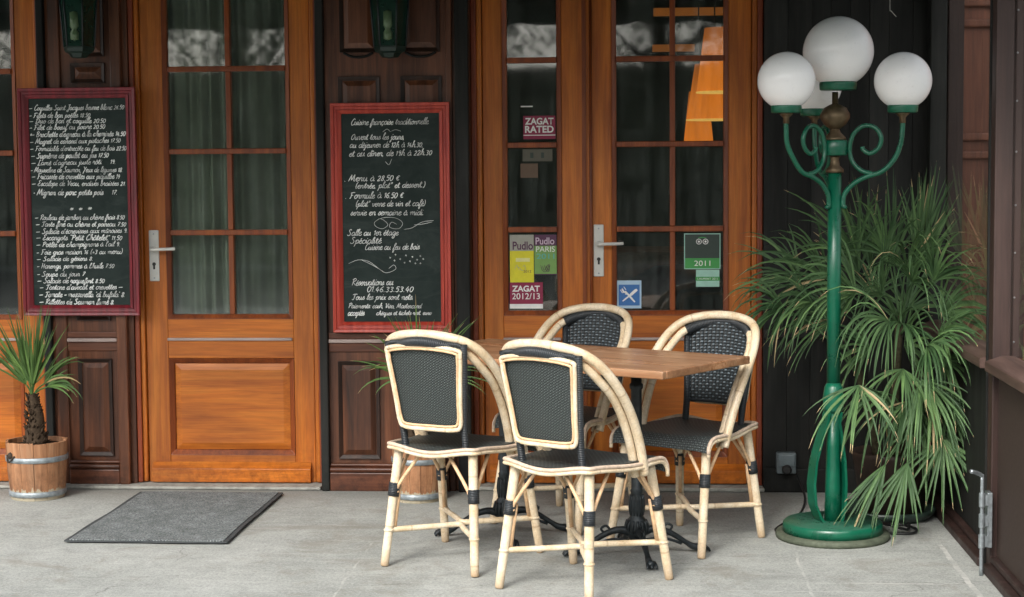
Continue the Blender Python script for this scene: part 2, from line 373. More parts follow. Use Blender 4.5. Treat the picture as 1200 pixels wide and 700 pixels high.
# ------------------------------------------------------------------ light
w=bpy.data.worlds.new('World'); S.world=w; w.use_nodes=True; nt=w.node_tree
bg=nt.nodes['Background']; sky=nt.nodes.new('ShaderNodeTexSky'); sky.sky_type='NISHITA'; sky.sun_disc=False
SUN_EL,SUN_AZ=radians(40),radians(200)     # behind the camera, a little to its left
sky.sun_elevation=SUN_EL; sky.sun_rotation=SUN_AZ; sky.air_density=1.2; sky.dust_density=4
hs=nt.nodes.new('ShaderNodeHueSaturation'); hs.inputs['Saturation'].default_value=.28; hs.inputs['Value'].default_value=2.05
L(nt,sky.outputs[0],hs.inputs['Color']); L(nt,hs.outputs[0],bg.inputs['Color']); bg.inputs['Strength'].default_value=.15
sl=bpy.data.lights.new('sun','SUN'); sl.energy=1.9; sl.angle=radians(14); sl.color=(1,.96,.9)
so=bpy.data.objects.new('sun',sl); COL.objects.link(so)
sd=Vector((sin(SUN_AZ)*cos(SUN_EL),cos(SUN_AZ)*cos(SUN_EL),sin(SUN_EL)))
so.rotation_euler=sd.to_track_quat('Z','Y').to_euler(); so.location=(0,-6,8)
S.view_settings.view_transform='Standard'; S.view_settings.look='None'; S.view_settings.exposure=0
S.cycles.max_bounces=8; S.cycles.transparent_max_bounces=16

# ------------------------------------------------------------------ ground
def floor_mat():
    m,nt,b=new('worn_concrete_paving',.82,.3)
    t=N(nt,'ShaderNodeTexCoord'); v=t.outputs['Object']
    f1=noise(nt,v,1.7,5,.6,.3); f2=noise(nt,v,90,4,.75); f3=noise(nt,v,9,6,.7,.6); f4=noise(nt,v,320,2,.6)
    c=ramp(nt,f1,[(.3,(.315,.335,.325)),(.7,(.425,.445,.435))])
    c=mixc(nt,1.,c,ramp(nt,f3,[(.3,(.80,.80,.78)),(.65,(1.06,1.05,1.03))]),'MULTIPLY')
    c=mixc(nt,1.,c,ramp(nt,f2,[(.33,(.70,.70,.70)),(.66,(1.22,1.2,1.18))]),'MULTIPLY')
    c=mixc(nt,1.,c,ramp(nt,f4,[(.30,(.75,)*3),(.68,(1.18,)*3)]),'MULTIPLY')
    sp=N(nt,'ShaderNodeSeparateXYZ'); L(nt,v,sp.inputs[0])
    st=ramp(nt,noise(nt,v,2.6,6,.72,1.2),[(.52,(0,)*3),(.66,(1,)*3)]); c=mixc(nt,math_(nt,'MULTIPLY',st,.45),c,(.21,.19,.15))
    sw=N(nt,'ShaderNodeMapping'); sw.inputs['Scale'].default_value=(2.2,16,1); sw.inputs['Rotation'].default_value=(0,0,.35); L(nt,v,sw.inputs['Vector'])
    sm_=ramp(nt,noise(nt,sw.outputs[0],1.6,7,.75,.8),[(.52,(0,)*3),(.75,(1,)*3)]); c=mixc(nt,math_(nt,'MULTIPLY',sm_,.5),c,(.52,.53,.50))
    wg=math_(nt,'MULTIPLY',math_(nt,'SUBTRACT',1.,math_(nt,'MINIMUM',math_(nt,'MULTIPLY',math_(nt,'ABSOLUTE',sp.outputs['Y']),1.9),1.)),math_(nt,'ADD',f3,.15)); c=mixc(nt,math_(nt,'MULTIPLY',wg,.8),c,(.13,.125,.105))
    cv=N(nt,'ShaderNodeTexVoronoi',feature='DISTANCE_TO_EDGE'); cv.inputs['Scale'].default_value=.9
    wv=N(nt,'ShaderNodeVectorMath',operation='ADD'); nz=N(nt,'ShaderNodeTexNoise'); nz.inputs['Scale'].default_value=4; nz.inputs['Detail'].default_value=6; L(nt,v,nz.inputs['Vector']); L(nt,v,wv.inputs[0]); sc3=N(nt,'ShaderNodeVectorMath',operation='SCALE'); sc3.inputs['Scale'].default_value=.35; L(nt,nz.outputs['Color'],sc3.inputs[0]); L(nt,sc3.outputs[0],wv.inputs[1]); L(nt,wv.outputs[0],cv.inputs['Vector'])
    ck=math_(nt,'MULTIPLY',math_(nt,'LESS_THAN',cv.outputs['Distance'],.0028),ramp(nt,noise(nt,v,1.3,3,.5),[(.5,(0,)*3),(.6,(1,)*3)])); c=mixc(nt,math_(nt,'MULTIPLY',ck,.55),c,(.12,.12,.11))
    gr=ramp(nt,noise(nt,v,150,2,.6),[(.70,(0,)*3),(.74,(1,)*3)]); c=mixc(nt,math_(nt,'MULTIPLY',gr,.6),c,(.10,.095,.08))
    vo=N(nt,'ShaderNodeTexVoronoi'); vo.inputs['Scale'].default_value=5.5; L(nt,v,vo.inputs['Vector']); gum=math_(nt,'LESS_THAN',vo.outputs['Distance'],.035); c=mixc(nt,math_(nt,'MULTIPLY',gum,.45),c,(.12,.12,.11))
    wob=math_(nt,'MULTIPLY',math_(nt,'SUBTRACT',noise(nt,v,3.5,5,.7),.5),.05)
    brk=ramp(nt,noise(nt,v,7,5,.75),[(.45,(0,)*3),(.62,(1,)*3)])
    tot=None
    def line(ax,p,wd,a0,a1,k):
        nonlocal tot
        q=math_(nt,'ADD',sp.outputs[ax],wob); d=math_(nt,'ABSOLUTE',math_(nt,'SUBTRACT',q,p))
        mk=math_(nt,'LESS_THAN',d,wd); o='Y' if ax=='X' else 'X'
        mk=math_(nt,'MULTIPLY',mk,math_(nt,'MULTIPLY',math_(nt,'GREATER_THAN',sp.outputs[o],a0),math_(nt,'LESS_THAN',sp.outputs[o],a1)))
        mk=math_(nt,'MULTIPLY',mk,k); tot=mk if tot is None else math_(nt,'MAXIMUM',tot,mk)
    line('X',1.16,.010,-9,-1.15,1.); line('X',.59,.005,-9,-1.3,.6); line('X',-1.06,.004,-9,-1.2,.5)
    line('Y',-1.80,.006,.7,1.16,.8); line('Y',-1.93,.005,.3,1.2,.6); line('X',2.5,.006,-9,0,.6); line('Y',-3.4,.006,-9,9,.5); line('Y',-5.2,.006,-9,9,.5)
    L(nt,mixc(nt,math_(nt,'MULTIPLY',tot,math_(nt,'ADD',brk,.25)),c,(.52,.52,.49)),b.inputs['Base Color'])
    bump(nt,b,f2,.35,.003)
    return m
FLOOR=floor_mat()
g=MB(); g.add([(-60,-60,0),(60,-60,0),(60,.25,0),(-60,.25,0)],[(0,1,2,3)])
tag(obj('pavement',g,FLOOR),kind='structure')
TH=plain('threshold_stone',(.30,.30,.27),.85,.3,0,.3,25,.6)
g=MB(); g.box(-3.9,-1.47,-.10,.3,.002,.016); g.box(-.74,.56,-.085,.3,.002,.02)
tag(obj('threshold',g,TH,bev=.005),kind='structure')
# street behind the camera (what the door glass reflects)
ASPH=plain('street_asphalt',(.055,.056,.058),.85,.3,0,.2,20)
g=MB(); g.add([(-60,-17,.004),(60,-17,.004),(60,-10.5,.004),(-60,-10.5,.004)],[(0,1,2,3)])
tag(obj('street',g,ASPH),kind='structure')

# ------------------------------------------------------------------ doors
def door(name,label,x0,x1,cols,zb,ztop,zm,gx,Y=0.02,handle=None,kick=True,group=None,jamb=(.045,.045)):
    """door leaf: gx=(glass x0,x1), cols: x of upright muntins, zm: heights of cross muntins"""
    t=thing(name,label,'door',((x0+x1)/2,Y,zb),group=group)
    gz0=zm[-1]; ga,gb=gx; T=.045
    for a,b_ in ((x0,ga-.022),(gb+.022,x1)):
        m=MB(); m.box(a,b_,Y,Y+T,zb,ztop); obj('stile',m,W_OV,t,.003)
    for a,b_ in ((zm[0]+.022,ztop),(.60,gz0-.022),(zb,.145)):
        m=MB(); m.box(ga-.0218,gb+.0218,Y+.001,Y+T,a,b_); obj('rail',m,W_OH,t,.003)
    m=MB(); m.ring(ga-.022,gb+.022,gz0-.022,zm[0]+.022,.022,Y-.006,Y+T-.004,Y+.008)
    for z in zm[1:-1]: m.box(ga,gb,Y-.002,Y+.036,z-.0125,z+.0125)
    for x in cols:
        zs=[zm[0]]+list(zm[1:-1])+[gz0]
        for a,b_ in zip(zs[:-1],zs[1:]): m.box(x-.0125,x+.0125,Y-.001,Y+.036,b_+(.0126 if b_!=gz0 else 0),a-(.0126 if a!=zm[0] else 0))
    obj('muntin',m,W_BEAD,t,.0035)
    m=MB(); m.box(ga,gb,Y+.020,Y+.024,gz0,zm[0]); obj('glass_pane',m,GLASS,t)
    # lower raised panel with its moulding, shelf strip with painted highlight
    m=MB(); m.box(ga-.022,gb+.022,Y+.022,Y+.04,.145,.60); m.field(ga+.004,gb-.004,.170,.574,.030,Y+.0185,Y+.010); obj('panel',m,W_OH,t,.001)
    m=MB(); m.ring(ga-.0215,gb+.0215,.1455,.5995,.024,Y-.004,Y+.021,Y+.013); obj('panel_moulding',m,W_BEAD,t,.003)
    m=MB(); m.box(ga-.024,gb+.016,Y-.012,Y-.0005,.683,.697); obj('drip_strip',m,SIL,t,.004)
    if kick:
        m=MB(); m.box(x0+.02,x1-.02,Y-.03,Y-.001,zb+.004,.085); m.add([(x0+.02,Y-.03,.0851),(x1-.02,Y-.03,.0851),(x1-.02,Y-.001,.112),(x0+.02,Y-.001,.112)],[(0,1,2,3),]); m.add([(x0+.02,Y-.03,.0851),(x0+.02,Y-.001,.0851),(x0+.02,Y-.001,.112)],[(0,1,2)]); m.add([(x1-.02,Y-.03,.0851),(x1-.02,Y-.001,.112),(x1-.02,Y-.001,.0851)],[(0,1,2)])
        obj('kick_board',m,W_OH,t,.002)
    if handle:
        hx,hz,dirx=handle
        m=MB(); m.box(hx-.0235,hx+.0235,Y-.009,Y-.0005,hz-.15,hz+.088); h=obj('handle_plate',m,WHITE_M,t,.006)
        m=MB(); m.tube([(hx,Y-.008,hz),(hx,Y-.05,hz),(hx+.012*dirx,Y-.058,hz),(hx+.09*dirx,Y-.056,hz+.002),(hx+.112*dirx,Y-.052,hz+.003)],.0075,8); m.lathe([(.014,0),(.014,.006),(.009,.01)],(hx,Y-.009,hz),16,ax=Matrix.Rotation(radians(90),3,'X')); obj('lever',m,WHITE_M,h)
        m=MB(); m.lathe([(.0085,0),(.0085,.002)],(hx,Y-.0095,hz-.070),14,ax=Matrix.Rotation(radians(90),3,'X')); m.box(hx-.0045,hx+.0045,Y-.0112,Y-.0095,hz-.094,hz-.070); obj('keyhole',m,DARK,h)
        m=MB()
        for zz in (.07,-.135): m.lathe([(.004,0),(.003,.0015)],(hx,Y-.0095,hz+zz),10,ax=Matrix.Rotation(radians(90),3,'X'))
        obj('screw',m,STEEL,h)
    return t
SIL=wood('ledge_painted_highlight',(.30,.22,.19),(.42,.33,.30),(.5,.42,.39),axis='x',blot=.3)  # pale tone is light caught by the ledges, put into the colour
# middle-left single door
zmL=(2.34,1.942,1.563,1.187,.806)
d2=door('glazed_door','single orange oak door with eight panes and a grey curtain behind, between the two chalkboards',-2.303,-1.512,[-1.893],.017,2.46,zmL,(-2.178,-1.628),handle=(-2.256,1.112,1))
d1=door('glazed_door','orange door cut off at the left edge of the photo, behind the small palm in a barrel',-3.60,-2.803,[-3.20],.017,2.46,zmL,(-3.48,-2.917),handle=(-3.55,1.112,1))
zmR=(2.34,1.964,1.579,1.193,.82)
d3=door('glazed_door','wide orange door left of the lamp, lit shades behind its glass, fork and knife sticker below',-.222,.502,[.148],.022,2.46,zmR,(-.106,.378),handle=(-.188,1.127,1))
d3b=door('side_leaf','narrow single-column orange glazed leaf with red and yellow guide stickers',-.715,-.2235,[],.022,2.46,zmR,(-.604,-.378),kick=True)
def jambs(name,label,boxes,m_=W_JAMB,cat='door frame'):
    t=thing(name,label,cat,(boxes[0][0],0,0))
    for b in boxes:
        m=MB(); m.box(*b); 
        obj('jamb' if b[5]-b[4]>.5 else 'head',m,m_,t,.006)
    return t
def jpair(name,label,xl,xli,xri,xr,yf):
    t=thing(name,label,'door frame',((xl+xr)/2,0,0))
    for a,b in ((xl,xli),(xri,xr)):
        m=MB(); s=1 if a==xl else -1; o,i=(a,b) if s==1 else (b,a); mid=(o+i)/2
        m.box(o,mid,yf,.08,.003+.016,2.5); obj('jamb',m,W_JAMB,t,.005)
        m=MB(); m.box(mid,i-.002*s,yf+.014,.08,.020,2.5); obj('stop_moulding',m,W_OV,t,.005)
    m=MB(); m.box(xl,xr,yf+.002,.08,2.501,2.56); obj('head',m,W_JAMB,t,.004)
jpair('door_frame','red-brown frame around the single curtained door',-2.349,-2.303,-1.510,-1.464,-.012)
jpair('door_frame','frame around the door cut off at the left edge',-3.66,-3.602,-2.8015,-2.772,-.012)
jpair('door_frame','red-brown frame around the double door behind the table',-.765,-.716,.503,.553,-.02)
m=MB(); m.tube([(-.222,.006,.03),(-.222,.006,2.4)],.007,8,sub=1); m.box(-.262,-.244,.008,.02,.03,2.4); o=obj('cover_bead',m,W_BEAD,d3b)

# ------------------------------------------------------------------ dark panelled piers
def pier(label,x0,x1,Y,panels_up,panels_low,posts,zbot):
    t=thing('panelled_pier',label,'wall panelling',((x0+x1)/2,Y,0))
    m=MB(); m.box(x0,x1,Y,.1,zbot,2.56); obj('backing',m,W_DV,t,.002)
    for a,b,yy,mt in posts:
        m=MB(); m.box(a,b,yy,Y+.01,zbot,2.555); obj('post',m,mt,t,.006)
    for a,b,z0,z1 in panels_up+panels_low:
        m=MB(); m.ring(a-.018,b+.018,z0-.018,z1+.018,.018,Y-.014,Y+.002,Y-.003); obj('panel_moulding',m,W_DK,t,.003)
        m=MB(); m.field(a+.002,b-.002,z0+.002,z1-.002,.022,Y-.0012,Y-.012); obj('raised_panel',m,W_DV,t,.001)
    ip=[p for p in posts if p[1]-p[0]>.02]
    xa=x0+.002; xb=x1-.002
    for a,b,yy,mt in posts:
        if a<=x0+.01: xa=max(xa,b+.001)
    right=[p for p in posts if p[0]>(x0+x1)/2]
    if right: xb=min(p[0] for p in right)-.001
    left=[p for p in posts if p[1]<(x0+x1)/2]
    if left: xa=max(p[1] for p in left)+.001
    m=MB(); m.box(xa,xb,Y-.03,Y-.001,zbot,.085); m.tube([(xa,Y-.02,.098),(xb,Y-.02,.098)],.0125,10,sub=1); m.tube([(xa,Y-.01,.118),(xb,Y-.01,.118)],.009,10,sub=1); obj('skirting',m,W_DH,t,.004)
    m=MB(); m.box(xa,xb,Y-.022,Y-.001,.683,.700); obj('dado_ledge',m,SIL,t,.004)
    m=MB(); m.box(xa,xb,Y-.014,Y-.001,.7005,.73); m.box(xa,xb,Y-.01,Y-.001,.640,.6825); obj('dado_rail',m,W_DH,t,.004)
    return t
pier('dark walnut panelled pier behind the left chalkboard and the small palm',-2.771,-2.350,-.02,
     [(-2.60,-2.475,1.90,1.955),(-2.60,-2.475,2.02,2.5),(-2.60,-2.475,.80,1.84)],[(-2.600,-2.475,.165,.585)],
     [(-2.7705,-2.735,-.05,W_BLK),(-2.72,-2.665,-.034,W_DV),(-2.425,-2.375,-.055,W_DV)],.016)
# carved arch tips on the pier panels are done as small arcs
pier('dark walnut panelled pier behind the right-hand chalkboard and the hidden pot',-1.463,-.766,-.075,
     [(-1.335,-1.20,2.02,2.5),(-1.055,-.915,2.02,2.5),(-1.345,-1.19,.80,1.875),(-1.060,-.908,.80,1.875)],
     [(-1.365,-1.21,.165,.580),(-1.075,-.925,.165,.580)],
     [(-1.4625,-1.425,-.11,W_BLK),(-.872,-.842,-.10,W_DV),(-.828,-.7665,-.125,W_BLK)],.0)
p2o=[o for o in COL.objects if o.get('label','').startswith('dark walnut panelled pier behind the right')][0]
for x0_,x1_,z in ((-1.335,-1.20,2.0),(-1.055,-.915,2.0)):
    m=MB(); m.tube([(x0_,-.084,z),(x0_+.04,-.086,z-.018),(x1_-.04,-.086,z-.018),(x1_,-.084,z)],.006,6)
    obj('carved_swag',m,W_BLK,p2o)

# right dark wall of boards, and the wall that goes on outside beyond the glazed side
t=thing('boarded_wall','near-black boarded wall behind the green lamp and the big fan palm','wall',(.9,-.05,0))
x=.555; k=0
while x<1.26:
    wd=random.choice([.085,.105,.12]); x1=min(x+wd,1.275)
    m=MB(); m.box(x+.0006,x1-.0006,-.05+random.uniform(-.0015,.0015),.1,.0,2.56); obj('board',m,W_BLK,t,.001); x=x1; k+=1
m=MB(); m.box(.556,1.27,-.078,-.056,0,.11); obj('skirting',m,W_BLK,t,.006)
m=MB(); m.box(.556,1.27,-.074,-.056,.70,.74); obj('dado_rail',m,W_BLK,t,.006)
t=thing('boarded_wall','brown panelled wall seen outside through the glazed partition','wall',(2.2,-.05,0))
m=MB(); m.box(1.36,4.2,-.04,.1,0,2.7); obj('backing',m,W_OUT,t)
for z in (1.50,1.58,2.17,2.08,.9,.2):
    m=MB(); m.box(1.36,4.2,-.066,-.041,z,z+.035); obj('cross_moulding',m,W_OUT,t,.008)
for xx in (1.36,1.56,2.1,2.7,3.3):
    m=MB(); m.box(xx,xx+.07,-.072,-.041,0,2.7); obj('upright',m,W_RED,t,.006)

# ------------------------------------------------------------------ glazed side partition
t=thing('glazed_partition','brown framed glass partition closing the terrace at the right edge','partition',(1.3,-1.6,0))
m=MB(); m.box(1.272,1.345,-.14,-.051,0,2.42); obj('corner_post',m,W_BLK,t,.006)
m=MB(); m.box(1.262,1.325,-1.62,-1.545,.0,2.42); obj('post',m,W_RED,t,.005)
m=MB(); m.box(1.256,1.268,-1.5445,-1.528,.0,2.42); obj('weather_strip',m,W_BLK,t,.002)
m=MB(); m.box(1.262,1.335,-3.3,-3.2,.0,2.42); obj('post',m,W_RED,t,.005)
for a,b in ((-1.527,-.142),(-3.19,-1.621)):
    m=MB(); m.box(1.285,1.32,a,b,.06,.735); obj('lower_panel',m,W_BLK if a>-1.6 else plain('dark_brown_panel',(.045,.030,.024),.7,.3,0,.15,60),t,.002)
    m=MB(); m.add([(1.235,a,.735),(1.34,a,.735),(1.34,a,.79),(1.295,a,.79),(1.235,a,.770)],[(0,1,2,3,4)]); m.add([(1.235,b,.735),(1.34,b,.735),(1.34,b,.79),(1.295,b,.79),(1.235,b,.770)],[(4,3,2,1,0)])
    m.add([(1.235,a,.735),(1.235,a,.770),(1.295,a,.79),(1.34,a,.79),(1.34,a,.735),(1.235,b,.735),(1.235,b,.770),(1.295,b,.79),(1.34,b,.79),(1.34,b,.735)],[(0,5,6,1),(1,6,7,2),(2,7,8,3),(3,8,9,4),(4,9,5,0)]); obj('sill',m,wood('worn_sill_wood',(.05,.03,.024),(.11,.065,.052),(.20,.135,.115),axis='y',blot=.4),t,.003)
    m=MB(); m.add([(1.309,a,.785),(1.309,b,.785),(1.309,b,2.36),(1.309,a,2.36)],[(0,1,2,3)]); obj('glass_pane',m,GLASS2,t)
    m=MB(); m.box(1.285,1.33,a,b,2.361,2.42); obj('head_rail',m,W_RED,t,.003)
    m=MB(); m.box(1.235,1.345,a,b,.0,.035); m.box(1.262,1.345,a,b,.036,.06); obj('bottom_rail',m,W_RED,t,.006)
m=MB()
for z in (2.02,1.87,1.70,1.52,1.33,1.16,1.0,.84):
    m.lathe([(.004,0),(.003,.003),(.0,.004)],(1.336,-1.622,z),8,ax=Matrix.Rotation(radians(90),3,'X'))
obj('nail_head',m,STEEL,t)
m=MB(); m.box(1.3365,1.375,-1.60,-1.54,.78,2.36); obj('glazing_bead',m,W_RED,t,.004)
# bolt on the post
t=thing('drop_bolt','bent galvanised drop bolt standing in its bracket on the brown post','bolt',(1.225,-1.66,0))
m=MB(); m.box(1.243,1.2605,-1.665,-1.61,.10,.30); obj('back_plate',m,STEEL,t,.002)
m=MB(); m.tube([(1.222,-1.67,.0),(1.222,-1.67,.10),(1.222,-1.67,.345),(1.220,-1.672,.362),(1.208,-1.68,.372),(1.175,-1.70,.385)],.0075,10); obj('rod',m,STEEL,t)
m=MB()
for z in (.125,.2,.275): m.lathe([(.0095,-.026),(.0115,-.024),(.0115,.024),(.0095,.026)],(1.222,-1.67,z),14,False); m.box(1.228,1.2435,-1.672,-1.64,z-.02,z+.02)
obj('sleeve',m,STEEL,t)

# awning above the terrace (out of the frame; it shades the shopfront)
t=thing('awning','dark green canvas awning over the terrace','awning',(0,-1,2.45))
CANV=plain('dark_green_canvas',(.02,.05,.035),.9,.1,0,.2,20)
m=MB(); m.grid(lambda u_,v_:(-4.2+5.56*u_,-2.5*v_,2.66-.19*v_+.01*sin(u_*60)),80,6); obj('canvas',m,CANV,t)
m=MB(); m.grid(lambda u_,v_:(-4.2+5.56*u_,-2.5+.006*sin(u_*110),2.47-.13*v_-.02*abs(sin(u_*50))*v_),160,3); obj('valance',m,CANV,t)
m=MB(); m.tube([(-4.2,-2.49,2.47),(1.38,-2.49,2.47)],.02,10,sub=1); obj('front_bar',m,IRON,t)
t=thing('fascia','dark wooden fascia above the doors','fascia',(0,0,2.56))
m=MB(); m.box(-4.2,1.34,-.06,.12,2.565,2.95); obj('board',m,W_BLK,t,.006)

# ------------------------------------------------------------------ dining room behind the glass
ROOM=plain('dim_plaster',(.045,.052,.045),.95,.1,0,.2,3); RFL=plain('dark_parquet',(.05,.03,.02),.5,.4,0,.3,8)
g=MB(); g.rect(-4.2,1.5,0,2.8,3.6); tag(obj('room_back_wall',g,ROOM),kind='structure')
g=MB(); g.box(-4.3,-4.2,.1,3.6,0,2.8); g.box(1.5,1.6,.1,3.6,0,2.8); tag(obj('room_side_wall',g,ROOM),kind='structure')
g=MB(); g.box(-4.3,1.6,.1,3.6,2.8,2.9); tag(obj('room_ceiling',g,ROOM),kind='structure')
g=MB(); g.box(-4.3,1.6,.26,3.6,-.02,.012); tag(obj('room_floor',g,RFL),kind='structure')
BEAM=emis('beam_painted_glow',(1,.30,.05),.20)  # emission stands in for warm lamplight falling on the beams
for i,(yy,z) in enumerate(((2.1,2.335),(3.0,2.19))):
    t=thing('ceiling_beam',['ceiling beam inside with painted-on warm glow, nearer the glass','ceiling beam inside with painted-on warm glow, farther back'][i],'beam',(.5,yy,z))
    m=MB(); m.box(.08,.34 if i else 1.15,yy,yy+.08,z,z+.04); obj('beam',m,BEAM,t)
def lampshade(label,x,y,z,r0,r1,h,group='lit orange pendant shades inside the restaurant'):
    t=thing('pendant_lamp',label,'lamp',(x,y,z),group=group)
    m=MB(); m.lathe([(r0*.97,.004),(r0,0),(r1,h),(r1*.97,h-.004)],(x,y,z),28); s=obj('lamp_shade',m,SHADE,t); s.data.polygons
    me=s.data
    m=MB(); m.lathe([(r0+.002,0),(r0+.002,.007)],(x,y,z),28); obj('rim',m,SHADE_R,s)
    m=MB(); m.lathe([(.0,-.03),(.03,0),(.0,.03)],(x,y,z+h*.5),12); obj('bulb',m,BULB,t)
    m=MB(); m.tube([(x,y,z+h),(x,y,2.8)],.004,6,sub=1); obj('cord',m,DARK,t)
lampshade('upper right orange shade behind the top right pane',.430,1.1,1.850,.140,.098,.33)
lampshade('middle orange shade, widest of the stack behind the door glass',.40,1.5,1.72,.150,.105,.30)
lampshade('lowest and narrowest orange shade behind the door glass',.335,2.1,1.60,.085,.055,.30)
lampshade('small orange shade at the top right pane of the curtained door',-1.98,1.6,2.07,.05,.035,.16)
lampshade('orange shade behind the door at the left edge',-3.72,1.4,1.95,.12,.10,.14)
# curtains
t=thing('curtain','grey voile curtain hanging in folds behind the single door','curtain',(-1.9,.16,.1))
m=MB()
def cur(x0,x1,n,y):
    return lambda u_,v_:(x0+(x1-x0)*u_, y+.028*sin(u_*n*2*pi+.9*sin(u_*9))*(.6+.4*v_)+.01*sin(u_*n*5.1), .10+2.4*v_)
m.grid(cur(-2.27,-1.92,6,.15),120,6); obj('left_drape',m,CURT,t)
m=MB(); m.grid(cur(-1.98,-1.45,8,.19),150,6); obj('right_drape',m,plain('darker_voile',(.17,.18,.145),.95,.1,0,.2,5),t)
m=MB(); m.tube([(-2.4,.2,2.48),(-1.4,.2,2.48)],.01,8,sub=1); obj('curtain_rod',m,IRON,t)
# half-seen bench back and dark round table inside, at the foot of the wide door
t=thing('bench_seat','dark curved seat back inside, low in the wide door glass','bench',(.2,.9,0))
m=MB(); m.lathe([(.0,.985),(.2,.97),(.34,.9),(.36,.5),(.36,.0)],(.27,.9,0),36); obj('seat_back',m,plain('dark_leatherette',(.012,.014,.014),.4,.5),t)
t=thing('inner_table','table with a pale brown cloth inside behind the blue sticker','table',(-.05,1.6,0))
m=MB(); m.grid(lambda u_,v_:(-.45+.75*u_,1.5+.02*sin(u_*30),.02+.98*v_),40,3); m.box(-.45,.3,1.5,2.2,1.0,1.015); obj('table_cloth',m,plain('brown_cloth',(.22,.13,.09),.9,.1,0,.35,14),t)
for xx in (-.4,.25):
    for yy in (1.56,2.15):
        m=MB(); m.box(xx-.02,xx+.02,yy-.02,yy+.02,.012,1.0); obj('leg',m,W_DV,t)

# ------------------------------------------------------------------ chalk handwriting
G={}
def gl(ch,adv,s): G[ch]=(adv,[[tuple(float(q) for q in p.split(',')) for p in st.split()] for st in s.split(';')])
gl('a',11,"9,8 6,10 3,9 1,5 2,1 5,0 8,4 9,9 9,3 10,0 12,2"); gl('b',10,"0,0 4,11 5,18 3,19 2,13 2,2 5,0 8,4 7,9 4,10")
gl('c',9,"8,8 6,10 3,9 1,5 2,1 5,0 9,2"); gl('d',11,"9,8 6,10 3,9 1,5 2,1 5,0 8,4 11,19 9,4 10,0 12,2")
gl('e',8,"0,3 5,6 7,8 5,10 2,8 1,4 3,0 6,0 9,3"); gl('f',7,"0,0 4,9 8,17 6,19 4,16 3,4 2,-7 4,-8 5,-2 8,2")
gl('g',10,"9,8 6,10 3,9 1,5 3,1 6,2 9,9 8,-5 5,-9 2,-7 5,-2 11,2"); gl('h',11,"0,0 4,12 6,18 4,19 3,14 2,0 4,7 7,10 9,7 8,2 10,0 12,2")
gl('i',5,"0,2 2,10 2,2 3,0 6,2;3,14 4,15"); gl('j',6,"1,4 3,10 3,0 2,-7 0,-8 1,-4 6,2;4,14 5,15"); gl('k',9,"0,0 4,14 5,19 3,16 2,0 3,6 7,10 7,7 3,5 7,0 9,2")
gl('l',5,"0,1 4,12 6,18 4,19 2,12 2,3 3,0 6,2"); gl('m',15,"0,6 2,10 2,0 3,7 6,10 7,8 7,0 8,7 11,10 12,8 12,2 13,0 15,2"); gl('n',11,"0,6 2,10 2,0 3,7 6,10 8,8 8,2 9,0 11,2")
gl('o',9,"5,10 2,8 1,4 3,0 6,1 8,5 7,9 5,10 6,7 10,8"); gl('p',10,"0,5 3,10 2,0 0,-9;2,6 5,10 8,8 7,2 4,0 2,2;7,1 10,2"); gl('q',10,"8,8 5,10 2,8 1,4 3,0 6,2 8,9 7,-9 10,-4 10,2")
gl('r',8,"0,3 2,11 3,9 6,9 5,3 6,0 9,2"); gl('s',7,"0,2 4,11 5,7 6,3 3,0 1,2;5,1 8,3"); gl('t',7,"0,2 4,17 3,4 4,0 8,2;0,12 7,12.5")
gl('u',11,"0,7 2,10 1,3 3,0 6,2 8,10 8,3 9,0 11,2"); gl('v',9,"0,7 2,10 3,2 5,0 8,6 8,10 10,8"); gl('w',13,"0,7 2,10 2,2 4,0 7,8 7,2 9,0 12,6 12,10 14,8")
gl('x',9,"0,8 3,9 6,1 9,2;8,10 1,0"); gl('y',10,"0,7 2,10 1,4 4,2 8,9 8,10 7,-5 4,-9 2,-6 10,2"); gl('z',9,"1,9 8,10 1,0 5,1 9,2")
gl('A',14,"0,0 5,12 9,18 10,18 10,0;3,7 11,7"); gl('B',13,"2,0 3,18;0,16 6,19 10,15 4,10 10,7 9,1 3,0"); gl('C',12,"11,15 9,19 6,17 2,9 3,1 7,0 12,4")
gl('D',14,"2,0 4,18;0,15 7,19 12,12 10,3 3,0 0,1"); gl('E',12,"10,16 7,19 3,15 7,10 2,6 2,1 6,0 11,3"); gl('F',13,"4,18 4,3 1,0;1,16 7,18 13,18;3,9 9,10")
gl('H',13,"1,17 3,18 2,0;10,18 10,0;2,9 10,9"); gl('J',10,"2,17 10,18;7,18 6,-2 3,-6 0,-3 5,1 10,3"); gl('L',11,"6,17 8,19 5,18 4,4 1,0 4,0 11,1"); gl('M',17,"0,0 4,17 5,18 7,3 12,18 13,18 14,2 17,1")
gl('O',13,"8,18 3,14 1,6 5,0 10,4 11,13 8,18"); gl('P',12,"2,0 4,18;0,15 7,19 11,14 4,8"); gl('R',13,"2,0 4,18;0,15 7,19 11,14 4,9 8,4 13,0"); gl('S',12,"9,16 7,19 3,15 8,8 8,2 3,0 0,3"); gl('T',12,"0,16 6,18 14,18;7,18 6,2 3,0 1,2")
gl('V',12,"0,16 3,18 5,0 10,14 12,18"); gl('Y',12,"0,17 3,17 6,9;11,18 5,4 2,-6"); gl('N',14,"0,0 3,17 10,1 12,18 14,17"); gl('Q',13,"8,18 3,14 1,6 5,0 10,4 11,13 8,18;7,4 13,-2")
gl('0',9,"5,14 2,12 1,6 3,0 6,1 8,7 7,12 5,14"); gl('1',6,"1,10 4,14 3,0"); gl('2',9,"1,11 4,14 7,11 5,6 1,0 8,1"); gl('3',9,"1,13 6,13 7,10 4,8 7,4 5,0 1,1"); gl('4',9,"5,14 1,5 8,5;6,9 5,-1")
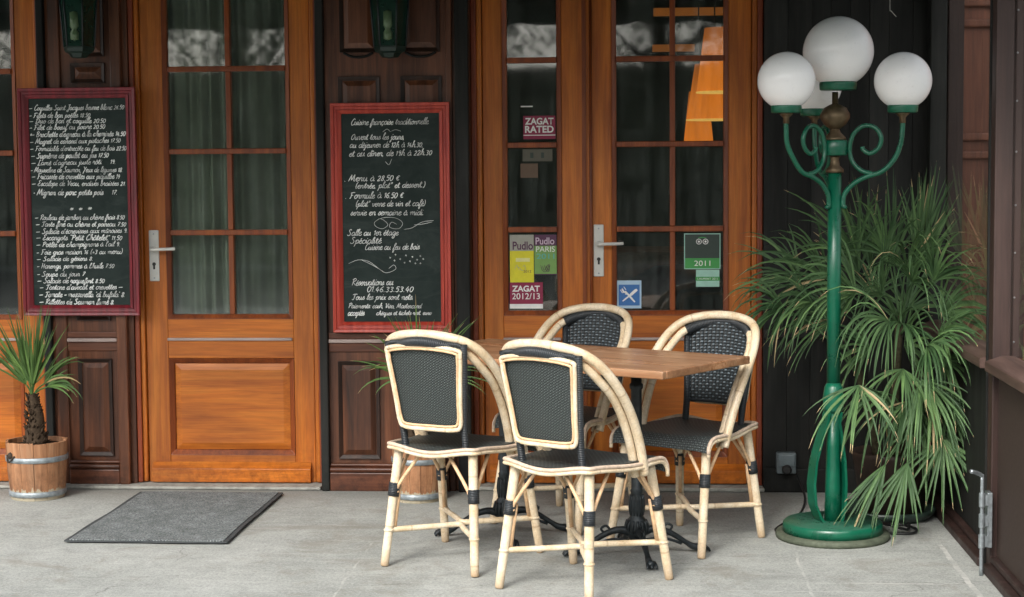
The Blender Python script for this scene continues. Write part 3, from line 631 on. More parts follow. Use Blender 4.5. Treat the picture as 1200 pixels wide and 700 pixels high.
gl('5',9,"8,14 3,14 2,8 6,9 7,4 5,0 1,1"); gl('6',9,"7,14 3,10 1,4 4,0 7,3 5,7 2,5"); gl('7',9,"1,13 8,14 4,5 3,0;2,7 7,7"); gl('8',9,"5,7 2,11 5,14 7,11 5,7 1,3 4,0 7,3 5,7"); gl('9',9,"7,12 4,14 2,10 4,7 7,11 6,3 4,0")
gl('.',4,"1,0 2,.8"); gl(',',4,"2,1 1,-3"); gl('-',8,"0,6 8,7"); gl('_',14,"0,6 13,7"); gl("'",4,"2,18 1,14"); gl('"',6,"2,18 1,15;5,18 4,15"); gl('(',6,"5,19 2,12 2,3 4,-2"); gl(')',6,"1,19 4,12 4,3 1,-2")
gl('+',9,"1,6 8,6;4,10 4,2"); gl('*',9,"1,8 8,8;4,12 5,4;2,11 7,5;7,11 2,5"); gl('o.',5,"2,6 3,7"); gl('~',5,"2,5 3,6 2,7 1,6 2,5"); gl(':',4,"1,0 2,1;2,8 3,9"); gl('€',10,"9,12 5,14 2,8 4,1 9,2;0,9 7,9;0,6 6,6"); gl('/',8,"0,-2 8,18"); gl(' ',7,"0,0")
gl('°',6,"3,19 1,17 3,15 5,17 3,19"); gl('^',6,"1,13 5,13;3,18 3,13;0,16 6,16")
ACC={'é':('e',"3,12 6,15"),'è':('e',"3,15 6,12"),'ê':('e',"2,12 4,15 7,12"),'â':('a',"3,12 5,15 8,12"),'à':('a',"4,15 7,12"),'ô':('o',"2,12 4,15 7,12"),'û':('u',"2,12 5,15 8,12"),'î':('i',"0,13 3,16 6,13"),'ç':('c',"5,0 6,-3 3,-4")}
for k,(b_,s) in ACC.items():
    st=[list(x) for x in G[b_][1]]
    if b_=='i': st=st[:1]
    st.append([tuple(float(q) for q in p.split(',')) for p in s.split()]); G[k]=(G[b_][0],st)
def ribbon(mb,pts,wd,y):
    P=[Vector((a,b)) for a,b in pts]; Q=[]
    n=len(P)
    for i in range(n-1):
        p1,p2=P[i],P[i+1]; p0=P[i-1] if i else p1*2-p2; p3=P[i+2] if i+2<n else p2*2-p1
        for k in range(3):
            t_=k/3; Q.append(.5*(2*p1+(p2-p0)*t_+(2*p0-5*p1+4*p2-p3)*t_**2+(3*p1-p0-3*p2+p3)*t_**3))
    Q.append(P[-1]); vs=[];fs=[]
    for i,q in enumerate(Q):
        d=(Q[min(i+1,len(Q)-1)]-Q[max(i-1,0)]); d=d.normalized() if d.length>1e-9 else Vector((1,0)); nn=Vector((-d.y,d.x))*wd*.5
        if i in (0,len(Q)-1): nn*=.7
        vs+= [(q.x+nn.x,y,q.y+nn.y),(q.x-nn.x,y,q.y-nn.y)]
    for i in range(len(Q)-1): fs.append((2*i,2*i+1,2*i+3,2*i+2))
    mb.add(vs,fs)
LAY=[0]
def write(mb,text,x0,x1,z,h,wd,y,slant=.28,rise=0):
    """text fitted between x0 and x1, x-height h"""
    tot=sum(G[c][0] for c in text); kx=(x1-x0)/tot; kz=h/10; x=x0; wj=1
    for c in text:
        adv,st=G[c]
        if c==' ': wj=random.uniform(.8,1.25); x+=adv*kx; continue
        jz=random.uniform(-.04,.04)*h; js=random.uniform(.93,1.07)
        for s in st:
            LAY[0]=(LAY[0]+1)%9
            ribbon(mb,[(x+a*kx*js+b*kz*slant, z+rise*(x-x0)+b*kz*js+jz) for a,b in s],wd*wj,y-LAY[0]*.00003)
        x+=adv*kx
def chalkboard(label,x0,x1,z0,z1,Y,fw,paint,lines,ox,oz,zs,h,wd,extra=None):
    t=thing('chalkboard',label,'chalkboard',((x0+x1)/2,Y,z0))
    m=MB(); m.ring(x0,x1,z0,z1,fw*.34,Y-.026,Y,Y-.022); m.ring(x0+fw*.345,x1-fw*.345,z0+fw*.345,z1-fw*.345,fw*.33,Y-.019,Y,Y-.017); m.ring(x0+fw*.68,x1-fw*.68,z0+fw*.68,z1-fw*.68,fw*.36,Y-.023,Y,Y-.010); obj('frame',m,paint,t,.0025)
    m=MB(); m.box(x0+fw*.9,x1-fw*.9,Y-.007,Y-.001,z0+fw*.9,z1-fw*.9); obj('slate',m,SLATE,t)
    m=MB(); yy=Y-.0076; pz=0
    for (a,b,zy,txt,*o) in lines:
        if m.v and zy-pz>29: obj('chalk_writing',m,CHALK,t); m=MB()
        pz=zy
        hh=h*(o[0] if o else 1); ww=wd*(o[1] if len(o)>1 else 1)
        write(m,txt,ox+a*zs,ox+b*zs,oz-(zy)*zs-hh*.4,hh,ww,yy,rise=random.uniform(-.004,.012))
    obj('chalk_writing',m,CHALK,t)
    if extra: extra(t,yy)
    return t
# board lay-out units: 1/2.335 of a photographed pixel; 0.00169 m each
U=.00169
LL=[(88,352,87,"_ Coquilles Saint Jacques beurre blanc 26.50"),(88,258,107,"- Filets de bar poêlés 18.50"),(88,300,122,"_ Duo de bar et coquille 20.50"),(88,298,140,"- Filet de boeuf au poivre 20.50"),
(88,354,159,"*- Brochette d'agneau à la cheminée 14.50",1.05,1.25),(88,340,178,"_ Magret de canard aux pistaches 17.50"),(88,356,197,"_ Formidable d'entrecôte au feu de bois 22.50"),(90,306,217,"_ Suprême de poulet au jus 17.50",1.1,1.2),
(90,326,236,"_ Lamé d'agneau juste rôti    19."),(88,344,255,"- Mousseline de Saumon, Yeux de légumes 18."),(90,336,273,"_ Fricassée de crevettes aux piquillos 19",1.1,1.1),(90,352,292,"_ Escalope de Veau, endives braisées 21."),(94,328,317,"~ Mignon de porc petits pois    17.",1.15,1.2),
(192,256,362,"* * *",1.3),(96,346,385,"_ Rouleau de jambon au chèvre frais 8.50"),(98,350,403,"_ Tarte fine au chèvre et poireau 7.50",1,1.2),(98,354,423,"_ Salade d'écrevisses aux mûroises 9."),(98,338,440,"_ Escargots \"Petit Châtelet\" 11.50",1.05,1.1),
(98,332,459,"_ Poêlée de champignons à l'ail 9."),(98,338,480,"- Foie gras maison 16 (+3 au menu)"),(98,256,498,"_ Salade de gésiers 8.",.9,.9),(98,314,518,"- Harengs, pommes à l'huile 7.50"),(98,232,540,"- Soupe du jour 7"),(98,286,558,"_ Salade de roquefort 8.50",1,1.2),
(104,336,576,"_ Tartare d'avocat et crevettes _"),(102,342,596,"_ Tomate - mozzarella 'di bufala' 8.",1.05,1.35),(102,312,616,"_ Rillettes de Saumon fumé 8.",1,1.2)]
chalkboard('chalkboard menu in a dark crimson frame, two long lists of dishes with prices',-2.852,-2.302,.810,1.858,-.062,.046,P_CRIM,LL,-2.852-60*U,1.858+30*U,U,.0126,.0029)
def swirl(t,y):
    U=.00164; ox,oz=-1.392-40*U,1.773+44*U
    def P(*q): return [(ox+a*U,oz-b*U) for a,b in q]
    for s in ([(160,370),(175,362),(195,378),(180,390),(162,384),(158,372),(180,360),(215,360),(236,374),(225,390),(200,386),(205,372),(220,378)],[(240,392),(262,388),(290,372),(322,368)],[(268,380),(290,378),(318,372)],
        [(84,486),(110,476),(140,480),(165,498),(188,512),(215,502),(210,490),(196,500)],[(120,476),(150,490),(180,508)],[(190,205),(200,214),(208,198)],[(184,124),(196,116),(206,124)],[(208,122),(220,118),(234,122)]):
        m=MB(); ribbon(m,P(*s),.0017,y-.0004); obj('chalk_flourish',m,CHALK,t)
    for a,b in ((200,470),(215,462),(228,474),(244,464),(255,480),(262,468),(275,476),(284,466),(292,474),(270,486),(284,486),(240,484),(212,478)):
        m=MB()
        for q in range(4): ribbon(m,[(ox+a*U,oz-b*U),(ox+a*U+.0045*cos(q*1.57+a),oz-b*U+.0045*sin(q*1.57+a))],.0018,y-.0001*q)
        obj('chalk_flower',m,CHALK,t)
LR=[(96,314,102,"Cuisine française traditionnelle."),(96,244,142,"Ouvert tous les jours,"),(92,296,164,"au déjeuner de 12h à 14h.30,"),(90,320,188,"et au dîner, de 19h à 22h.30",1.05),
(76,230,256,". Menu à 28.50 €",1.1),(106,300,276,"(entrée, plat^ et dessert.)"),(78,240,304,". Formule à 16.50 €",1.1),(106,300,326,"(plat^ verre de vin et café)"),(92,296,350,"servie en semaine à midi."),
(82,224,406,"Salle au 1er étage",1.05),(90,176,428,"Spécialité",1.05),(130,282,446,"Cuisine au feu de bois"),
(92,208,544,"Réservations au",1.1),(134,264,562,"01.46.33.53.40",1.15,1.1),(92,264,584,"Tous les prix sont nets."),(82,286,608,"Paiements: cash, Visa, Mastercard",.8,1.1),(80,126,628,"acceptés",.95,1.3),(160,314,628,"chèques et tickets rest. euro",.72,1.1)]
chalkboard('chalkboard in a bright red frame giving opening hours, set menus and phone number',-1.392,-.852,.735,1.773,-.112,.046,P_RED,LR,-1.392-40*U,1.773+44*U,.00164,.0145,.0029,swirl)

# ------------------------------------------------------------------ stickers on the glass
def flat(c,rough=.45): return plain('sticker_'+'_'.join(str(int(q*100)) for q in c),c,rough,.4,0,.06,40)
def txt(parent,s,x0,x1,z0,z1,y,mt,bold=0.,name='lettering'):
    cu=bpy.data.curves.new('t','FONT'); cu.body=s; cu.size=1; cu.offset=bold; o=bpy.data.objects.new('t',cu); COL.objects.link(o)
    dg=bpy.context.evaluated_depsgraph_get(); me=bpy.data.meshes.new_from_object(o.evaluated_get(dg)); bpy.data.objects.remove(o)
    xs=[v.co.x for v in me.vertices]; ys=[v.co.y for v in me.vertices]; a,b,c,d=min(xs),max(xs),min(ys),max(ys)
    oo=Vector(parent['_o'])
    for v in me.vertices:
        v.co=Vector((x0+(v.co.x-a)/(b-a)*(x1-x0),y,z0+(v.co.y-c)/(d-c)*(z1-z0)))-oo
    me.materials.append(mt); q=bpy.data.objects.new(name,me); COL.objects.link(q); q.parent=parent; return q
WH=flat((.8,.8,.78)); CR=flat((.26,.018,.06)); YE=flat((.72,.66,.03)); GRY=flat((.36,.36,.31)); PUR=flat((.09,.03,.075)); GRN=flat((.19,.36,.10)); BLU=flat((.045,.16,.42)); LBL=flat((.42,.58,.72)); GR2=flat((.06,.32,.08)); DKG=flat((.035,.055,.045)); MNT=flat((.35,.60,.50)); PNK=flat((.62,.5,.6)); TEAL=flat((.12,.42,.36))
YS=.0385   # just in front of the pane at Y=.040
def sticker(door_,label,x0,x1,z0,z1,base,rects=()):
    m=MB(); m.box(x0,x1,YS,YS+.001,z0,z1); s=obj('sticker',m,base,door_); s['label']=label
    for k,(a,b,c,d,mt) in enumerate(rects):
        m=MB(); m.rect(a,b,c,d,YS-.0006-.0001*k); obj('colour_band',m,mt,s)
    return s
T=YS-.0018
s=sticker(d3b,'crimson guide sticker at head height',-.531,-.384,1.606,1.712,CR,[(-.531,-.384,1.622,1.626,WH)])
txt(s,'ZAGAT',-.523,-.392,1.672,1.703,T,WH,.03); txt(s,'RATED',-.523,-.392,1.635,1.667,T,WH,.03)
s=sticker(d3b,'yellow guide sticker with a grey top',-.597,-.487,.949,1.169,YE,[(-.597,-.487,1.095,1.169,GRY),(-.57,-.505,1.045,1.062,flat((.75,.72,.3)))])
txt(s,'Pudlo',-.584,-.490,1.100,1.138,T,PUR,.02); txt(s,'2012',-.535,-.499,.995,1.006,T,PUR)
m=MB(); [ribbon(m,[(-.575+i*.012,1.01+.01*(i%2)),(-.565+i*.012,1.03-.012*(i%3)),(-.555+i*.01,1.005)],.0018,T) for i in range(4)]; obj('drawing',m,GRY,s)
s=sticker(d3b,'green guide sticker with a dark purple top',-.484,-.382,.985,1.169,GRN,[(-.484,-.382,1.118,1.169,PUR),(-.484,-.382,.985,.989,PUR)])
txt(s,'Pudlo',-.478,-.392,1.124,1.156,T,PNK,.01); txt(s,'PARIS',-.476,-.390,1.090,1.115,T,WH); txt(s,'2011',-.474,-.392,1.058,1.082,T,TEAL,.01)
m=MB(); [ribbon(m,[(-.455+i*.008,1.03-.004*(i%2)),(-.448+i*.009,1.005),(-.430+i*.006,1.0+.028*(i%2)),(-.415,1.035-i*.004)],.0022,T) for i in range(4)]; obj('drawing',m,PUR,s)
s=sticker(d3b,'crimson and white guide sticker at the foot of the narrow glass',-.599,-.446,.829,.950,CR,[(-.599,-.446,.829,.850,WH)])
txt(s,'ZAGAT',-.588,-.460,.907,.935,T,WH,.03); txt(s,'2012/13',-.588,-.460,.872,.900,T,WH,.004)
s=sticker(d3b,'small beige paper note in the third pane',-.535,-.398,1.505,1.560,flat((.10,.095,.07)),[(-.50,-.485,1.52,1.545,DKG),(-.45,-.437,1.52,1.545,DKG)])
s=sticker(d3b,'small brown paper card in the third pane',-.545,-.465,1.43,1.495,flat((.12,.075,.045)))
s=sticker(d3b,'thin white strip above the upper crimson sticker',-.542,-.487,1.752,1.758,WH)
s=sticker(d3,'square blue sticker with white crossed fork and knife',-.106,.006,.829,.957,LBL,[(-.098,-.002,.842,.938,BLU)])
m=MB(); ribbon(m,[(-.024,.858),(-.068,.908)],.009,T)
ribbon(m,[(-.064,.892),(-.066,.904),(-.079,.903)],.007,T-.0001); ribbon(m,[(-.060,.900),(-.074,.905),(-.084,.917)],.006,T-.00015)
for q in (-.009,0,.009): ribbon(m,[(-.072+q*.9,.906+q*.75),(-.083+q*.9,.922+q*.75)],.0035,T-.0002)
ribbon(m,[(-.080,.862),(-.045,.890)],.007,T-.0003); ribbon(m,[(-.045,.889),(-.030,.903),(-.014,.916)],.013,T-.0004); obj('fork_and_knife',m,WH,s)
s=sticker(d3,'dark and green award sticker with a year band',.201,.366,1.008,1.171,MNT,[(.205,.362,1.058,1.167,DKG),(.205,.362,1.012,1.058,GR2)])
txt(s,'2011',.247,.320,1.023,1.047,T,WH)
m=MB()
for cx in (.268,.298): m.tube([(cx+.0115*cos(a*pi/6),T,1.134+.0115*sin(a*pi/6)) for a in range(12)],.0018,5,True,1); m.lathe([(.005,0),(.005,.0008)],(cx,T,1.134),12,ax=Matrix.Rotation(radians(90),3,'X'))
obj('owl_eyes',m,WH,s)
m=MB(); ribbon(m,[(.264,1.150),(.283,1.153),(.302,1.150)],.004,T); obj('owl_brow',m,GR2,s)
s=sticker(d3,'small mint sticker with a green middle band',.255,.361,.927,1.005,MNT,[(.253,.363,.955,.973,GR2)])
txt(s,'LAUREAT 2011',.262,.354,.9595,.9685,T,WH)

# ------------------------------------------------------------------ wall lanterns (only their lower halves show)
def lantern(label,x,Y,z):
    t=thing('wall_lantern',label,'lantern',(x,Y,z),group='green glass wall lanterns above the chalkboards')
    gl_=plain('bottle_green_glass',(.006,.03,.02),.12,.6,0,.2); 
    m=MB(); m.lathe([(.0,0),(.035,.004),(.05,.022),(.066,.03),(.072,.045),(.072,.052)],(x,Y,z),6,False); obj('bottom_cap',m,plain('dark_green_iron',(.006,.022,.016),.4),t)
    m=MB(); m.lathe([(.068,.053),(.088,.34)],(x,Y,z),6,False); obj('glass_body',m,gl_,t)
    m=MB(); m.lathe([(.096,.341),(.098,.355),(.04,.42),(.03,.45),(.0,.46)],(x,Y,z),6,False); obj('roof',m,IRON,t)
    m=MB()
    for k in range(6):
        a=pi*k/3; m.tube([(x+.071*cos(a),Y+.071*sin(a),z+.053),(x+.091*cos(a),Y+.091*sin(a),z+.34)],.004,6,sub=1)
    obj('glazing_bar',m,IRON,t)
    m=MB(); m.lathe([(.0,.075),(.018,.082),(.02,.11),(.011,.125),(.020,.14),(.02,.20),(.0,.21)],(x,Y-.062,z),12); obj('bulb',m,plain('dim_bulb_behind_green_glass',(.10,.16,.08),.3,.5),t)
    m=MB(); m.tube([(x,-.02,z+.38),(x,Y+.09,z+.40),(x,Y,z+.46)],.008,8); obj('bracket',m,IRON,t)
lantern('green glass wall lantern above the left chalkboard',-2.53,-.16,1.985)
lantern('green glass wall lantern above the right-hand chalkboard',-1.105,-.21,1.965)

# ------------------------------------------------------------------ doormat
def matm():
    m,nt,b=new('ribbed_grey_mat',.95,.15); v=coord(nt,(1,1,1))
    sp=N(nt,'ShaderNodeSeparateXYZ'); L(nt,v,sp.inputs[0])
    a=math_(nt,'SINE',math_(nt,'MULTIPLY',sp.outputs['X'],520.)); c_=math_(nt,'SINE',math_(nt,'MULTIPLY',sp.outputs['Y'],420.)); h=math_(nt,'MULTIPLY',a,c_)
    f=noise(nt,v,12,6,.7)
    c=mixc(nt,1.,ramp(nt,math_(nt,'ADD',math_(nt,'MULTIPLY',h,.5),.5),[(.3,(.09,.10,.102)),(.7,(.23,.25,.25))]),ramp(nt,f,[(.3,(.72,)*3),(.7,(1.3,)*3)]),'MULTIPLY')
    c=mixc(nt,1.,c,ramp(nt,noise(nt,v,170,3,.8),[(.38,(.45,)*3),(.62,(1.7,)*3)]),'MULTIPLY')
    L(nt,c,b.inputs['Base Color']); bump(nt,b,h,.6,.003); return m
t=thing('doormat','grey ribbed doormat lying in front of the single door','doormat',(-1.955,-.73,0))
m=MB(); m.grid(lambda u_,v_:(-2.285+.66*u_+.004*sin(v_*5+u_),-.203-1.059*v_+.004*sin(u_*6),.006+.003*max(0,abs(u_-.5)*2-.9)*10*abs(sin(v_*7))),24,30,th=.005); obj('rubber_border',m,plain('mat_rubber_edge',(.05,.056,.058),.8,.3,0,.2),t,.003)
m=MB(); m.grid(lambda u_,v_:(-2.268+.622*u_+.004*sin(v_*5+u_),-.214-1.036*v_+.004*sin(u_*6),.0105),20,30,th=.004); obj('ribbed_pile',m,matm(),t,.002)

# ------------------------------------------------------------------ sockets, cable
t=thing('power_socket','small grey outdoor power socket with its flap on the dark wall left of the lamp','socket',(.655,-.06,.135))
m=MB(); m.box(.612,.700,-.105,-.0565,.09,.185); obj('socket_box',m,plain('grey_plastic',(.12,.15,.16),.5),t,.006)
m=MB(); m.box(.620,.692,-.112,-.1055,.125,.178); obj('flap',m,plain('grey_flap',(.16,.20,.215),.45),t,.005)
m=MB(); m.lathe([(.022,0),(.022,.02),(.015,.03)],(.657,-.106,.112),14,ax=Matrix.Rotation(radians(90),3,'X')); obj('plug',m,DARK,t)
CAB=plain('black_cable',(.012,.013,.013),.5)
m=MB(); m.tube([(.70,-.14,.09),(.72,-.3,.03),(.70,-.45,.006),(.655,-.65,.005),(.585,-.80,.005),(.545,-.92,.006),(.56,-1.0,.02),(.60,-1.02,.03)],.005,8)
tag(obj('power_cable',m,CAB,org=(.6,-.6,0)),'black cable running from the wall to the green lamp base','cable')
m=MB(); m.tube([(.93,-.95,.01),(1.02,-.98,.006),(1.09,-.97,.006),(1.11,-.88,.006),(1.06,-.80,.006),(.98,-.84,.02),(1.0,-.93,.03),(1.07,-.93,.012),(1.09,-.85,.02)],.006,8)
tag(obj('power_cable',m,CAB,org=(1.0,-.9,0)),'black coiled cable end on the floor right of the lamp base','cable')

m=MB(); m.tube([(1.085,-.30,2.62),(1.075,-.30,2.3),(1.072,-.30,2.15),(1.078,-.30,2.135),(1.10,-.30,2.11)],.0018,6,sub=3)
tag(obj('hanging_wire',m,plain('bare_wire',(.35,.35,.32),.5),org=(1.085,-.3,2.62)),'thin bare wire hanging down at the top, above the right globe','wire')

# ------------------------------------------------------------------ green globe lamp
LX,LY=.762,-1.03
t=thing('globe_lamp_post','green lamp post with four white glass globes on scrolled arms','lamp post',(LX,LY,0))
def LL_(prof,m=None,seg=32): 
    m=m or MB(); return m.lathe(prof,(LX,LY,0),seg)
obj('base_rim',LL_([(.222,.0),(.226,.012),(.222,.024),(.200,.026)]),OLIVE,t)
obj('base_plate',LL_([(.198,.0262),(.196,.060),(.188,.068),(.0,.070)]),GREEN,t)
m=MB()
for k in range(3):   # lyre-shaped flat bars of the foot
    a=radians((200,80,14)[k]); d=Vector((cos(a),sin(a),0)); q=Vector((-sin(a),cos(a),0))
    prof=[(.022,.505),(.030,.46),(.052,.40),(.078,.31),(.088,.22),(.082,.14),(.062,.09),(.048,.071)]
    prof=[(a_*(1 if k==0 else .45) if z_<.5 else a_,z_) for a_,z_ in prof]
    def fn(u_,v_,d=d,q=q,prof=prof):
        i=min(int(v_*(len(prof)-1)),len(prof)-2); tt=v_*(len(prof)-1)-i
        r_=prof[i][0]*(1-tt)+prof[i+1][0]*tt; z_=prof[i][1]*(1-tt)+prof[i+1][1]*tt
        return Vector((LX,LY,0))+d*r_+q*(u_-.5)*(.05+.025*v_)+Vector((0,0,z_))
    m.grid(fn,2,28,th=.010)
obj('foot_bracket',m,GREEN,t)
m=MB(); LL_([(.034,.0702),(.030,.2),(.0265,.34),(.0255,.52)],m)
m.lathe([(.028,.50),(.040,.515),(.042,.56),(.036,.60),(.026,.62)],(LX,LY,0),24)
obj('foot_stem',m,GREEN,t)
obj('pole',LL_([(.0265,.61),(.0265,1.448)]),GREEN,t)
obj('lower_collar',LL_([(.036,1.448),(.034,1.462),(.020,1.475),(.016,1.50),(.022,1.514)]),BRONZE,t)
obj('hub_band',LL_([(.046,1.515),(.050,1.52),(.050,1.570),(.046,1.575)]),GREEN,t)
m=MB(); LL_([(.045,1.5755),(.042,1.585),(.022,1.605),(.013,1.63),(.013,1.635)],m)
LL_([(.0001,1.615),(.022,1.62),(.042,1.635),(.058,1.66),(.058,1.675),(.044,1.70),(.022,1.712),(.012,1.716),(.012,1.762)],m); obj('bronze_ball',m,BRONZE,t)
def globe_at(x,y,zc,R,i):
    gz=zc-R
    m=MB(); m.lathe([(R*sin(a),R*(1-cos(a))) for a in [pi*k/28 for k in range(2,29)]],(x,y,gz),40); gb=obj('globe',m,GLOBE,t)
    rc=R*.52
    m=MB(); m.lathe([(rc*.93,-.012),(rc,-.010),(rc*1.03,.012),(rc,.020)],(x,y,gz),28); obj('globe_cap',m,GREEN,t)
    return gz-.012
globe_at(LX+.011,LY,1.918,.137,0)
for i,a in enumerate((-18,102,222)):
    a=radians(a); d=Vector((cos(a),sin(a),0)); O=Vector((LX,LY,0)); R_=.262 if i!=2 else .275
    e=O+d*R_; gz=globe_at(e.x,e.y,1.799,.110,i)
    P=lambda r_,z_: O+d*r_+Vector((0,0,z_))
    m=MB(); m.lathe([(.030,0),(.022,-.008),(.012,-.018),(.012,-.04)][::-1],(e.x,e.y,gz),16); obj('globe_socket',m,BRONZE,t)
    m=MB()
    # arm: from the curled foot by the pole out and up to the globe
    m.tube([P(.046,1.318),P(.040,1.315),P(.033,1.325),P(.040,1.365),P(.075,1.405),P(.125,1.432),P(.185,1.452),P(.232,1.50),P(R_-.006,1.56),P(R_,1.62),P(R_,gz-.035)],.0098,10,sub=6)
    # inner scroll: out of the arm, round and curled in
    m.tube([P(.150,1.442),P(.105,1.455),P(.070,1.49),P(.058,1.54),P(.072,1.595),P(.110,1.628),P(.155,1.622),P(.180,1.585),P(.172,1.545),P(.140,1.522),P(.112,1.535),P(.108,1.548)],.009,10,sub=6)
    obj('scroll_arm',m,GREEN,t)

# ------------------------------------------------------------------ bistro chair
def make_chair():
    t=thing('bistro_chair','x','chair',(0,0,0),world=False)
    fb=[(-.195,-.235),(.195,-.235),(.213,.235),(-.213,.235)]       # feet
    tp=[(-.158,-.178,.447),(.158,-.178,.447),(.183,.150,.440),(-.183,.150,.440)]
    def lp(i,z):
        a=Vector((*fb[i],0)); b=Vector(tp[i]); 
        k=z/b.z; p=a.lerp(b,k); return p
    rnd=random.Random(3)
    for i in range(4):
        m=MB(); zs=[.002,.01,.07,.12,.17,.235,.31,.38,tp[i][2]-.002]
        m.tube([lp(i,z) for z in zs],.016,12,rs=[.0130,.0158,.0167,.0165,.0169,.0173,.0175,.0176,.0177],sub=2)
        lg=obj('leg',m,RATTAN,t)
        m=MB(); m.tube([lp(i,.262),lp(i,.312)],.0215,14,sub=1); obj('binding',m,WRAP,lg)
        c=Vector((0,0,0)); inw=(Vector((0,0,0))-Vector((fb[i][0],fb[i][1],0))).normalized()
        m=MB(); m.tube([lp(i,.148)+inw*.021,lp(i,.24)+inw*.021,lp(i,.30)+inw*.021],.0078,8,sub=1)
        # two thin braces up to the seat rim
        sx=1 if tp[i][0]>0 else -1; sy=1 if tp[i][1]>0 else -1
        w0=lp(i,.275)
        m.tube([w0+Vector((-sx*.018,0,0)),w0+Vector((-sx*.022,0,.03)),Vector((tp[i][0]-sx*.105,tp[i][1]+sy*.005,.438))],.0068,8,sub=3)
        m.tube([w0+Vector((0,-sy*.018,0)),w0+Vector((0,-sy*.022,.03)),Vector((tp[i][0]+sx*.012,tp[i][1]-sy*.100,.438))],.0068,8,sub=3)
        obj('brace',m,THINC,t)
    # stretchers: two bent canes meeting in the middle
    for a,b,zz in ((0,1,.136),(3,2,.140)):
        A=lp(a,zz);B=lp(b,zz); sy=-1 if a==0 else 1
        m=MB(); mid=Vector((0,sy*.012,zz))
        m.tube([A+(A-mid).normalized()*.014,A.lerp(mid,.3),A.lerp(mid,.72)+Vector((0,0,.0)),mid+Vector((0,0,.0)),B.lerp(mid,.72),B.lerp(mid,.3),B+(B-mid).normalized()*.014],.0108,10,sub=4)
        for q,pp in ((a,A),(b,B)):
            m.lathe([(.0175,-.0045),(.0205,0),(.0175,.0045)],pp,14)
        obj('stretcher',m,RATTAN,t)
    # seat: woven, rolled down at the front
    def half(v): return .180+.038*min(1,v*1.6)
    def seat(u_,v_):
        s=(u_-.5)*2; L_=.455; d=v_*L_
        if d<.36: y=-.205+d; z=.462
        else:
            a=(d-.36)/.05; a=min(a,1.75); y=-.205+.36+.05*sin(min(a,pi/2)); z=.462-.05*(1-cos(min(a,pi/2)))-(max(0,a-pi/2)*.05)
        hw=half(v_)
        yy=y-.022*(1-abs(s)**3)*(1-v_)**3*1.0 + .02*(1-s*s)*v_**3*0
        zz=z-.010*(1-s*s)*(1 if v_<.8 else (1-v_)*5) - .006*abs(s)**6
        return (s*hw, yy, zz)
    m=MB(); m.grid(seat,28,34,th=.010); obj('seat',m,WV_SEAT,t)
    # rim canes follow the sides and back, curling down at the front corners
    e=[]
    for k in range(15): e.append(seat(0,1-k/14))
    for k in range(1,14): e.append(seat(k/14,0))
    for k in range(15): e.append(seat(1,k/14))
    def rimz(i,n): 
        f_=i/(n-1); return .010*cos(f_*2*pi*3.0)*(.8 if .12<f_<.88 else 0)
    out=[]
    for i,p in enumerate(e):
        p=Vector(p); nrm=Vector((p.x,p.y if p.y<-.15 else 0,0)).normalized() if (abs(p.x)>1e-4 or p.y<-.15) else Vector((0,-1,0))
        if i in (0,): pass
        out.append(p+nrm*.007+Vector((0,0,-.003+rimz(i,len(e))*.9)))
    m=MB(); m.tube(out,.0072,8,sub=2); obj('seat_rim',m,RIMC,t)
    m=MB(); m.tube([p+Vector((0,0,-.0135)) for p in out],.0072,8,sub=2); obj('seat_rim',m,RATTAN,t)
    # back arch: outer cane and inner cane
    H=[(.214,.075,.405),(.217,.06,.45),(.222,.028,.53),(.226,-.02,.62),(.226,-.078,.70),(.216,-.138,.77),(.190,-.192,.826),(.145,-.230,.858),(.078,-.254,.874),(0,-.262,.879)]
    pts=[Vector(p) for p in H]+[Vector((-p[0],p[1],p[2])) for p in H[-2::-1]]
    m=MB(); m.tube(pts,.0168,12,sub=4); obj('back_arch',m,RATTAN,t)
    H2=[(p[0]-.031*(1 if p[0]>.1 else p[0]/.1), p[1]-.012, p[2]-(.008 if k<5 else .020+.006*(k>6))) for k,p in enumerate(H)]
    for sx in (1,-1):
        q=[Vector((sx*p[0],p[1],p[2])) for p in H2[:8]]
        m=MB(); m.tube(q,.0155,10,sub=4); obj('inner_arch',m,RATTAN,t)
    q=[Vector(p) for p in H2[7:]]+[Vector((-p[0],p[1],p[2])) for p in H2[-2:6:-1]]
    q0=[Vector(H2[6]).lerp(Vector(H2[7]),.25)]+q; q0.append(Vector((-q0[0].x,q0[0].y,q0[0].z)))
    m=MB(); m.tube(q0,.0188,12,sub=4); obj('arch_binding',m,WRAP,t)
    # woven back panel
    zb,zt=.535,.838
    def bp(u_,v_):
        s=(u_-.5)*2; hw=.128+.030*v_; top=zt+.016*(1-s*s) ; z=zb+(top-zb)*v_
        y=-.192-.050*v_ -.012*(1-s*s)
        return (s*hw,y,z)
    m=MB(); m.grid(bp,16,18); front=obj('back_panel',m,WV_BACK,t)
    m=MB(); m.grid(lambda a,b:(Vector(bp(1-a,b))+Vector((0,-.012,0))),16,18)
    obj('rear_panel',m,WV_REAR,t)
    m=MB(); 
    loop=[bp(k/8,0) for k in range(9)]+[bp(1,k/8) for k in range(1,9)]+[bp(1-k/8,1) for k in range(1,9)]+[bp(0,1-k/8) for k in range(1,8)]
    m.tube([Vector(p)+Vector((0,-.006,0)) for p in loop],.0085,8,True,2); obj('panel_edge',m,WRAP,t)
    # flat cane trim round the rear of the panel
    tl=[]
    for a,b in [(.10,-.02),(.5,-.02),(.90,-.02),(1.0,.04),(1.0,.3),(1.0,.6),(1.0,.88),(.95,.95),(.5,.95),(.05,.95),(0,.88),(0,.6),(0,.3),(0,.04)]:
        tl.append(Vector(bp(a,b))+Vector((0,-.020,0)))
